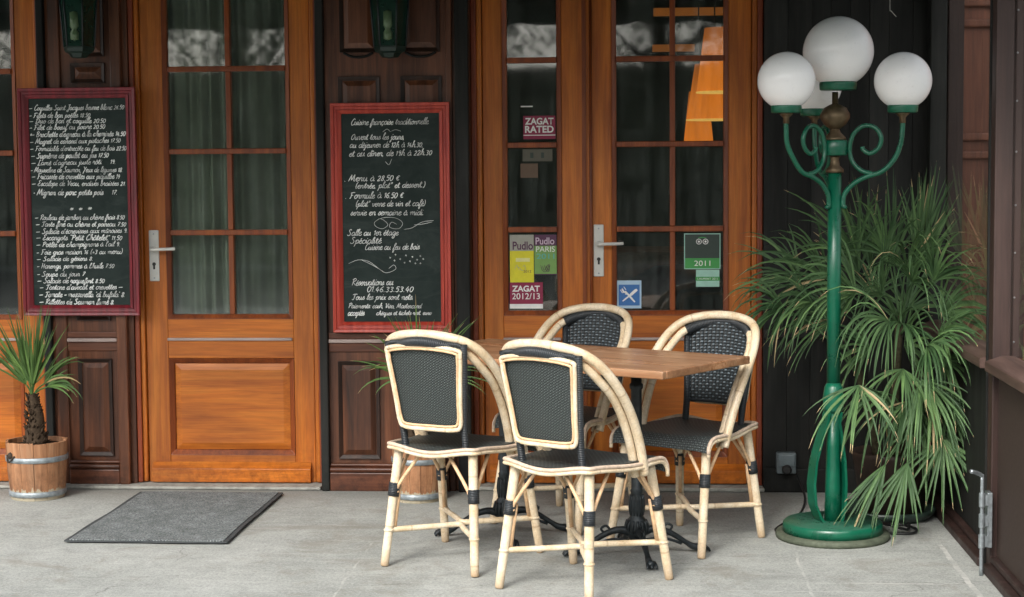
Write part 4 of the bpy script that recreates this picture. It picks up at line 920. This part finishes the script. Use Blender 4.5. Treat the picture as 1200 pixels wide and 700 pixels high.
    m=MB(); m.tube(tl,.0098,10,True,4,flat=.8); obj('rear_trim',m,RATTAN,t)
    tl2=[Vector((p.x*.93,p.y-.004,.69+(p.z-.69)*.925)) for p in tl]
    m=MB(); m.tube(tl2,.0046,8,True,3); obj('rear_trim_bead',m,THINC,t)
    # wrapped posts between seat and panel, running up the panel's edge
    for sx in (1,-1):
        m=MB(); m.tube([(sx*.130,-.176,.435),(sx*.131,-.186,.50),(sx*.134,-.197,.56),(sx*.150,-.222,.72),(sx*.162,-.243,.845)],.0135,12,sub=3); obj('back_post',m,WRAP,t)
    return t
ch=make_chair()
def place(o,x,y,fx,fy,label):
    o.location=(x,y,0); o.rotation_euler=(0,0,math.atan2(fy,fx)-pi/2); o['label']=label; o['group']='rattan bistro chairs round the tables'
chairs=[ch]+[copy_tree(ch) for _ in range(3)]
place(chairs[0],-.677,-1.476,.42,.91,'rattan bistro chair seen from behind, leftmost, in front of the barrel pot')
place(chairs[1],-.205,-1.85,.56,.83,'rattan bistro chair nearest the camera, seen from behind, right of the leftmost chair')
place(chairs[2],-.31,-.73,-.52,-.85,'rattan bistro chair facing us beyond the tables, below the white door handle')
place(chairs[3],.187,-1.13,-.57,-.82,'rattan bistro chair facing us at the right end of the tables, beside the green lamp')

# ------------------------------------------------------------------ two square tables side by side
def make_table(h=.752,W=.632,D=.618):
    t=thing('bistro_table','x','table',(0,0,0),world=False)
    m=MB(); n=6
    for k in range(n):
        a=-D/2+.026+(D-.052)/n*k; b=a+(D-.052)/n-.0012; m.box(-W/2+.026,W/2-.026,a,b,h-.026,h)
    top=obj('tabletop',m,W_TBL,t,.0012)
    m=MB(); m.box(-W/2,W/2,-D/2,-D/2+.0255,h-.029,h+.0005); m.box(-W/2,W/2,D/2-.0255,D/2,h-.029,h+.0005)
    m.box(-W/2,-W/2+.0255,-D/2+.026,D/2-.026,h-.029,h+.0005); m.box(W/2-.0255,W/2,-D/2+.026,D/2-.026,h-.029,h+.0005); obj('edge_frame',m,W_TBL,t,.004)
    m=MB(); m.box(-.2,.2,-.02,.02,h-.04,h-.0275); m.box(-.02,.02,-.2,.2,h-.052,h-.041); obj('support_cross',m,IRON,t,.002)
    m=MB(); m.lathe([(.020,h-.055),(.020,.66),(.026,.655),(.026,.64),(.0205,.635),(.0205,.255),(.025,.248),(.022,.238),(.028,.215),(.030,.175),(.025,.150),(.034,.138),(.038,.125),(.042,.095),(.036,.075),(.025,.055)][::-1],(0,0,0),20); obj('column',m,IRON,t)
    m=MB()
    for k in range(14):
        a=2*pi*k/14; m.tube([(.038*cos(a),.038*sin(a),.088),(.044*cos(a),.044*sin(a),.108),(.036*cos(a),.036*sin(a),.134)],.005,6,sub=2)
        m.tube([(.025*cos(a),.025*sin(a),.153),(.030*cos(a),.030*sin(a),.19),(.025*cos(a),.025*sin(a),.232)],.003,5,sub=2)
    obj('column_flutes',m,IRON,t)
    for k in range(4):
        a=pi/4+pi/2*k; P=lambda r_,z_: (r_*cos(a),r_*sin(a),z_)
        m=MB(); m.tube([P(.02,.085),P(.07,.098),P(.13,.080),P(.19,.042),P(.22,.024),P(.252,.018)],.012,10,rs=[.018,.0145,.0115,.010,.013,.0165],sub=4)
        m.tube([P(.03,.055),P(.09,.062),P(.14,.050),P(.175,.036)],.006,8,sub=3)
        m.tube([P(.10,.095),P(.118,.115),P(.138,.105),P(.130,.090)],.005,6,sub=3)
        m.lathe([(.0,-.018),(.013,-.014),(.018,0),(.013,.012),(.0,.017)],P(.258,.0195),12)
        for q in (-.014,0,.014):
            m.tube([(.256*cos(a)-q*sin(a),.256*sin(a)+q*cos(a),.028),(.276*cos(a)-q*1.2*sin(a),.276*sin(a)+q*1.2*cos(a),.018),(.281*cos(a)-q*1.2*sin(a),.281*sin(a)+q*1.2*cos(a),.006)],.005,6,sub=2)
        obj('foot',m,IRON,t)
    return t
lx,ly=-.835,.55
tb=make_table(); tb2=copy_tree(tb)
A_=math.atan2(ly,lx)+pi
tag(tb,'square plank table with cast-iron foot, the one nearer us with the bare front corner','table',group='square wooden terrace tables')
tag(tb2,'square plank table pushed against the first, farther left behind the two near chairs','table',group='square wooden terrace tables')
tb.location=(-.015,-1.37,0); tb.rotation_euler=(0,0,A_)
tb2.location=(-.015+lx*.638,-1.37+ly*.638,0); tb2.rotation_euler=(0,0,A_)

# ------------------------------------------------------------------ plants
def leafmat(name,a,b_,tip,fr=.86):
    m,nt,b=new(name,.5,.35)
    v=coord(nt,(1,1,1)); f=noise(nt,v,6,3,.6); f2=noise(nt,v,120,2,.5)
    c=ramp(nt,f,[(.3,a),(.7,b_)])
    uv=N(nt,'ShaderNodeTexCoord'); sp=N(nt,'ShaderNodeSeparateXYZ'); L(nt,uv.outputs['UV'],sp.inputs[0])
    # u carries a random number per leaflet, v the position along it
    dead=math_(nt,'GREATER_THAN',sp.outputs['X'],.972)
    k=math_(nt,'GREATER_THAN',math_(nt,'ADD',math_(nt,'ADD',sp.outputs['Y'],dead),math_(nt,'MULTIPLY',math_(nt,'SUBTRACT',sp.outputs['X'],.5),.34)),fr+.08)
    c=mixc(nt,1.,c,ramp(nt,sp.outputs['X'],[(0,(.6,.65,.6)),(.6,(1,1,1)),(1,(1.7,1.6,1.4))]),'MULTIPLY')
    c=mixc(nt,k,c,tip); L(nt,c,b.inputs['Base Color'])
    tr=N(nt,'ShaderNodeBsdfTranslucent'); L(nt,c,tr.inputs['Color']); mx=N(nt,'ShaderNodeMixShader'); mx.inputs[0].default_value=.25
    o=nt.nodes['Material Output']; L(nt,b.outputs[0],mx.inputs[1]); L(nt,tr.outputs[0],mx.inputs[2]); L(nt,mx.outputs[0],o.inputs['Surface'])
    return m
LEAF=leafmat('fan_palm_leaf',(.045,.102,.042),(.125,.225,.09),(.52,.40,.22),.93)
LEAF2=leafmat('young_palm_leaf',(.07,.15,.04),(.14,.24,.07),(.45,.33,.16),.93)
def leaflet(mb,o,d,Ln,wd,droop,nrm,seg=7,rv=None):
    """blade from o along d, bending towards the ground"""
    rv=random.random() if rv is None else rv
    p=Vector(o); d=Vector(d).normalized(); vs=[];uv=[]
    side=d.cross(nrm)
    if side.length<1e-3: side=d.orthogonal()
    side.normalize()
    for k in range(seg+1):
        t_=k/seg; ww=wd*(.35+.65*min(1,t_*4))*(1-t_**2.2)+.0006
        s_=(side-d*side.dot(d)).normalized()
        up=s_.cross(d)*(.18*ww)
        vs+= [p+s_*ww*.5+up, p-up, p-s_*ww*.5+up]; uv+=[(rv,t_)]*3
        p=p+d*(Ln/seg); d=(d+Vector((0,0,-1))*droop*(.4+1.2*t_)/seg*2).normalized()
    fs=[]
    for k in range(seg):
        for q in (0,1): fs.append((3*k+q,3*k+q+1,3*k+q+4,3*k+q+3))
    mb.add(vs,fs,True,uv)
def fan(mb,hub,ax,nrm,n,spread,Ln,wd,droop):
    ax=Vector(ax).normalized(); nrm=Vector(nrm); nrm=(nrm-ax*nrm.dot(ax)).normalized(); sd=ax.cross(nrm)
    for i in range(n):
        a=(i/(n-1)-.5)*spread+random.gauss(0,.09); d=ax*cos(a)+sd*sin(a)+nrm*random.uniform(-.06,.10)
        leaflet(mb,hub,d,Ln*random.uniform(.7,1.1)*(1-.22*abs(a)/(spread/2)),wd*random.uniform(.7,1.2),droop*random.uniform(.5,1.6),nrm)
PX,PY=1.06,-.56
t=thing('fan_palm','large bushy fan palm with drooping narrow leaves beside the green lamp','plant',(PX,PY,0))
m=MB(); m.lathe([(.13,.012),(.165,.25),(.172,.27),(.16,.275),(.15,.26),(.0,.25)],(PX,PY,0),28); obj('pot',m,plain('dark_brown_pot',(.035,.022,.016),.6,.4,0,.3),t)
m=MB(); m.lathe([(.17,.0),(.20,.025),(.205,.045),(.19,.045),(.17,.012)],(PX-.03,PY-.05,0),32); obj('saucer',m,plain('green_grey_saucer',(.03,.05,.04),.4,.5,0,.3),t)
STEMM=plain('fibrous_stem',(.05,.045,.025),.9,.2,0,.4,60,.6); PET=plain('green_petiole',(.06,.11,.04),.5,.4,0,.2)
stems=[((PX,PY),(PX+.02,PY-.05),.85),((PX+.05,PY+.05),(PX+.14,PY+.05),.70),((PX-.06,PY-.03),(PX-.16,PY-.05),.66),((PX+.02,PY-.06),(PX+.05,PY-.20),.48)]
m=MB()
for (a,b,h) in stems: m.tube([(a[0],a[1],.24),((a[0]+b[0])/2,(a[1]+b[1])/2,.24+(h-.24)*.55),(b[0],b[1],h)],.018,9,rs=[.022,.020,.016],sub=4)
obj('trunk',m,STEMM,t)
rs_=random.Random(11)
# hubs read from how the bush is shaped: (x,y,z, axis, leaf length, spread, droop)
HB=[(.60,-.62,.88,(-.35,-.3,.1),.44,1.9,2.2),(.72,-.60,.90,(-.3,-.3,.1),.42,2.0,2.2),(.845,-1.16,.625,(-.15,-.5,-.5),.36,3.0,1.0),(.98,-1.00,.86,(-.25,-.4,.1),.46,2.6,2.0),(1.17,-.90,.60,(.1,-.4,-.7),.42,2.2,.9),
(1.20,-.98,.385,(.02,-.35,-.9),.40,2.4,.5),(1.04,-1.12,.315,(-.30,-.25,-.9),.36,1.0,.3),(.96,-1.08,.30,(-.45,-.3,-.8),.36,.9,.3),(1.10,-.80,1.0,(.05,-.4,.3),.42,2.8,2.4),
(1.24,-.66,.86,(.3,-.3,.2),.38,2.2,2.0),(.88,-.75,.95,(-.5,-.3,.3),.42,2.6,2.2),(.78,-.55,1.0,(-.6,-.1,.5),.40,2.2,1.2),(1.02,-.60,1.10,(-.2,-.2,.8),.36,2.2,1.6),
(1.17,-.50,1.10,(.15,-.1,1),.38,1.1,.15),(1.08,-.40,1.06,(-.05,0,1),.40,1.2,.12),(.93,-.45,1.02,(-.35,0,.9),.38,1.3,.25),(1.22,-.35,1.05,(.1,.05,1),.40,.9,.1),(.99,-.35,1.04,(-.15,0,1),.44,1.0,.12),
(.82,-.50,.82,(-.8,-.2,.3),.36,2.4,1.8),(1.05,-.85,.84,(0,-.5,0),.44,2.6,2.2),(1.22,-.82,.68,(.25,-.5,0),.38,2.2,1.8),
(1.10,-.66,1.04,(.1,-.3,.7),.44,2.4,2.0),(.90,-.62,1.10,(-.5,-.2,.7),.40,2.0,1.0),(1.13,-1.0,.76,(.1,-.5,.1),.42,2.4,2.0),
(1.0,-.40,.92,(-.1,.1,.8),.34,2.8,.8),(1.15,-.35,.85,(.2,.2,.6),.32,2.6,.9),(.9,-.38,.85,(-.5,.2,.5),.34,2.6,.9),(.98,-.80,.95,(-.3,-.5,.4),.44,2.8,2.4),
(1.20,-.72,1.00,(.2,-.3,.6),.36,2.2,1.8),(1.05,-.92,.66,(-.1,-.4,-.2),.38,2.0,1.6),(.68,-.45,.98,(-.6,.1,.5),.36,2.0,1.3),(1.10,-.62,.72,(.1,-.2,.1),.32,2.6,1.4),(.95,-.65,.72,(-.4,-.2,.1),.32,2.4,1.5),(1.24,-.85,.50,(.1,-.3,-.3),.38,2.2,1.5),(1.12,-.95,.62,(.1,-.4,-.3),.42,2.4,1.4),(1.08,-.85,.52,(-.1,-.4,-.3),.40,2.4,1.4),(1.14,-.88,.44,(.0,-.4,-.5),.36,2.2,.9),(1.0,-.80,.55,(-.3,-.3,-.3),.36,2.0,1.4),(1.21,-.80,.80,(.2,-.4,.1),.42,2.2,2.0)]
for i,(x,y,z,ax,Ln,spd,dr) in enumerate(HB):
    m=MB(); hub=Vector((x,y,z)); st=min(stems,key=lambda s:(Vector((*s[1],s[2]))-hub).length+abs(s[2]-z)*.3)
    o=Vector((*st[1],st[2]-rs_.uniform(0,.1))); mid=o.lerp(hub,.55)+Vector((0,0,.10 if z<st[2] else .04))
    if (hub-o).length<.02: mid=o
    m.tube([o,mid,hub],.0042,6,sub=5,rs=[.005,.004,.003])
    n=random.randint(15,21)
    nr=Vector((random.uniform(-.2,.2),-1,.45)) if Vector(ax).z<.5 else Vector((random.uniform(-.3,.3),-1,.1))
    uvn=len(m.f)
    fan(m,hub,ax,nr,n,spd*random.uniform(.75,1),Ln*random.uniform(.85,1.08),.0128,dr*.62)
    # petiole faces get a plain uv
    for k in range(uvn): m.uv[k]=[(.5,.2)]*len(m.f[k])
    obj('frond',m,LEAF,t)

def barrel(label,x,y,r0,r1,h,group):
    t=thing('barrel_pot',label,'plant pot',(x,y,0),group=group)
    n=14; m=MB()
    for k in range(n):   # staves
        a0=2*pi*k/n+.005; a1=2*pi*(k+1)/n-.005; dz=random.uniform(-.004,.004); jr=random.uniform(-.0015,.0015)
        vs=[]
        for (rr,z) in ((r0,.0),(r0+(r1-r0)*.5+.004,h*.5),(r1,h+dz)):
            for rad in (rr+jr,rr-.014):
                for a in (a0,(a0+a1)/2,a1): vs.append((x+rad*cos(a),y+rad*sin(a),z))
        fs=[]
        for q in (0,1):
            b=q*6; c=b+6
            fs+= [(b,b+1,c+1,c),(b+1,b+2,c+2,c+1),(b+4,b+3,c+3,c+4),(b+5,b+4,c+4,c+5),(b+3,b,c,c+3),(b+2,b+5,c+5,c+2)]
        fs+= [(12,13,16,15),(13,14,17,16),(1,0,3,4),(2,1,4,5)]
        m.add(vs,fs)
    obj('stave',m,W_POT,t,.0012)
    for z in (.028,.185):
        rr=r0+(r1-r0)*z/h+.005; m=MB(); m.lathe([(rr,z-.012),(rr+.0015,z-.011),(rr+.003,z+.011),(rr,z+.012)],(x,y,0),36); obj('hoop',m,HOOP,t)
    m=MB(); m.lathe([(r1-.02,h-.022),(.05,h-.012),(.0,h-.01)],(x,y,0),24); obj('soil',m,plain('dark_soil',(.03,.022,.015),.95,.1,0,.5,60,1),t)
    m=MB(); rr=r1-.003
    a=radians(232); c=Vector((x+rr*cos(a),y+rr*sin(a),.205)); 
    m.tube([c+Vector((-.03*sin(a)*-1,-.03*cos(a),0)),c+Vector((cos(a)*.014,sin(a)*.014,-.028)),c+Vector((.03*sin(a)*-1,.03*cos(a),0))],.004,8); m.lathe([(.0,-.018),(.014,-.01),(.014,.01),(.0,.018)],c,10); obj('ring_handle',m,plain('rusty_iron',(.06,.045,.035),.7,.3,.4,.4),t)
    return t
barrel('slatted wooden barrel pot with zinc hoops at the left edge holding the small palm',-2.735,-.285,.118,.137,.262,'wooden barrel pots')
barrel('slatted wooden barrel pot half hidden behind the leftmost chair',-.99,-.30,.098,.118,.262,'wooden barrel pots')
def young_palm(label,x,y,zt,n,Ln,lean,group,specs):
    t=thing('young_palm',label,'plant',(x,y,.25),group=group)
    m=MB(); r_=random.Random(5); pts=[(x+.004,y,.245),(x-.006,y,.30),(x+.004,y,.36),(x+lean*.4,y,.42),(x+lean,y,zt)]
    m.tube(pts,.03,10,rs=[.052,.045,.034,.027,.020],sub=4)
    for k in range(150):   # old leaf bases
        f_=r_.random(); z=.25+(zt-.25)*f_; a=r_.uniform(0,2*pi); rr=.050-.030*f_
        c=Vector((x+lean*f_+rr*cos(a),y+rr*sin(a),z)); d=Vector((cos(a)*.5,sin(a)*.5,1)).normalized()
        m.tube([c-d*.008,c+d*.012+Vector((cos(a),sin(a),0))*.006],.005,5,sub=1,rs=[.006,.002])
    obj('trunk',m,plain('shaggy_palm_bark',(.06,.042,.028),.95,.1,0,.5,50,1),t)
    for (dx,dy,dz,ln,nf,sp,dr,pet) in specs:
        m=MB(); o=Vector((x+lean,y,zt-.01)); d=Vector((dx,dy,dz)).normalized(); hub=o+d*pet
        m.tube([o,o.lerp(hub,.5)+Vector((0,0,.008)),hub],.004,6,sub=3)
        c=len(m.f)
        fan(m,hub,d,Vector((-dx*.3,-1,.5)),nf,sp,ln,.011,dr)
        for k in range(c): m.uv[k]=[(.5,.2)]*len(m.f[k])
        obj('frond',m,LEAF2,t)
young_palm('small palm with shaggy trunk in the barrel pot at the left edge',-2.735,-.285,.47,9,.3,-.015,None,
 [(-.12,-.15,1,.36,14,1.0,.10,.07),(.30,-.2,1,.38,13,.8,.12,.06),(.85,-.2,.80,.26,11,.9,.75,.09),(-.45,-.1,1,.35,12,.9,.2,.06),(.05,.2,1,.36,11,.9,.1,.08),(.95,-.35,.55,.24,9,.8,.7,.10),(.15,-.3,1,.33,9,.6,.1,.05)])
young_palm('second small palm showing only its leaf tips above the leftmost chair',-.99,-.30,.52,9,.3,.015,None,
 [(-.15,-.1,1,.34,12,1.0,.15,.07),(.10,-.1,1,.30,11,.9,.1,.07),(.75,-.1,.9,.33,10,.8,.3,.08),(.9,-.2,.35,.32,9,.9,.6,.08),(-.6,-.2,.75,.28,9,.8,.6,.07),(-.85,-.1,.35,.26,7,.9,.6,.08),(.5,.1,1,.30,9,.7,.2,.07),(.3,-.5,.3,.26,7,.9,.8,.06)])

# ------------------------------------------------------------------ across the street: hedge and trees the panes reflect
HL=plain('hedge_leaf',(.085,.10,.065),.7,.3,0,.75,1.6)
m=MB(); R5=random.Random(21)
m.box(-23,23,-19.4,-18.7,0,3.0)
for k in range(15000):
    x=R5.uniform(-22,22); top=3.5+.35*sin(x*.7)+.25*sin(x*2.1+1)+.15*sin(x*4.3); z=R5.uniform(.05,top); y=-18.6+R5.uniform(-.5,.5)
    a=Vector((R5.uniform(-1,1),R5.uniform(-1,1),R5.uniform(-1,1)))*.085; b=Vector((R5.uniform(-1,1),R5.uniform(-1,1),R5.uniform(-1,1)))*.085
    p=Vector((x,y,z)); m.add([p,p+a,p+a+b,p+b],[(0,1,2,3)])
tag(obj('hedge',m,HL,org=(0,-18.6,0)),'tall clipped hedge across the street','hedge')
BARK=plain('street_tree_bark',(.06,.05,.04),.9,.2,0,.3,10,.5)
for k,x in enumerate((-13,-9.6,-6.4,-3,.4,3.8,7.2,10.5)):
    t=thing('street_tree','street tree behind the hedge across the street','tree',(x,-20,0),group='trees across the street')
    m=MB(); m.tube([(x,-20,0),(x+.1,-20,1.8),(x-.1,-20,3.6),(x+.2,-20,6)],.15,10,rs=[.2,.16,.13,.06]); 
    for q in range(26):
        a=R5.uniform(0,2*pi); z=R5.uniform(1.8,5); ln=R5.uniform(1,2.4); d=Vector((cos(a),sin(a),R5.uniform(.3,1)))
        m.tube([(x,-20,z),Vector((x,-20,z))+d*ln*.5+Vector((0,0,.1)),Vector((x,-20,z))+d*ln],.03,6,rs=[.05,.03,.01])
    obj('trunk',m,BARK,t)
    m=MB()
    for q in range(5600):
        a=R5.uniform(0,2*pi); e=R5.uniform(-1,1); rr=2.2*R5.random()**.4; c=Vector((x+rr*cos(a)*sqrt(1-e*e),-20+rr*sin(a)*sqrt(1-e*e),4.7+2.1*rr/2.2*e))
        u1=Vector((R5.uniform(-1,1),R5.uniform(-1,1),R5.uniform(-1,1)))*.07; u3=Vector((R5.uniform(-1,1),R5.uniform(-1,1),R5.uniform(-1,1)))*.07
        m.add([c,c+u1,c+u1+u3,c+u3],[(0,1,2,3)])
    obj('crown',m,HL,t)

for o in list(bpy.data.objects):
    if '_o' in o: del o['_o']
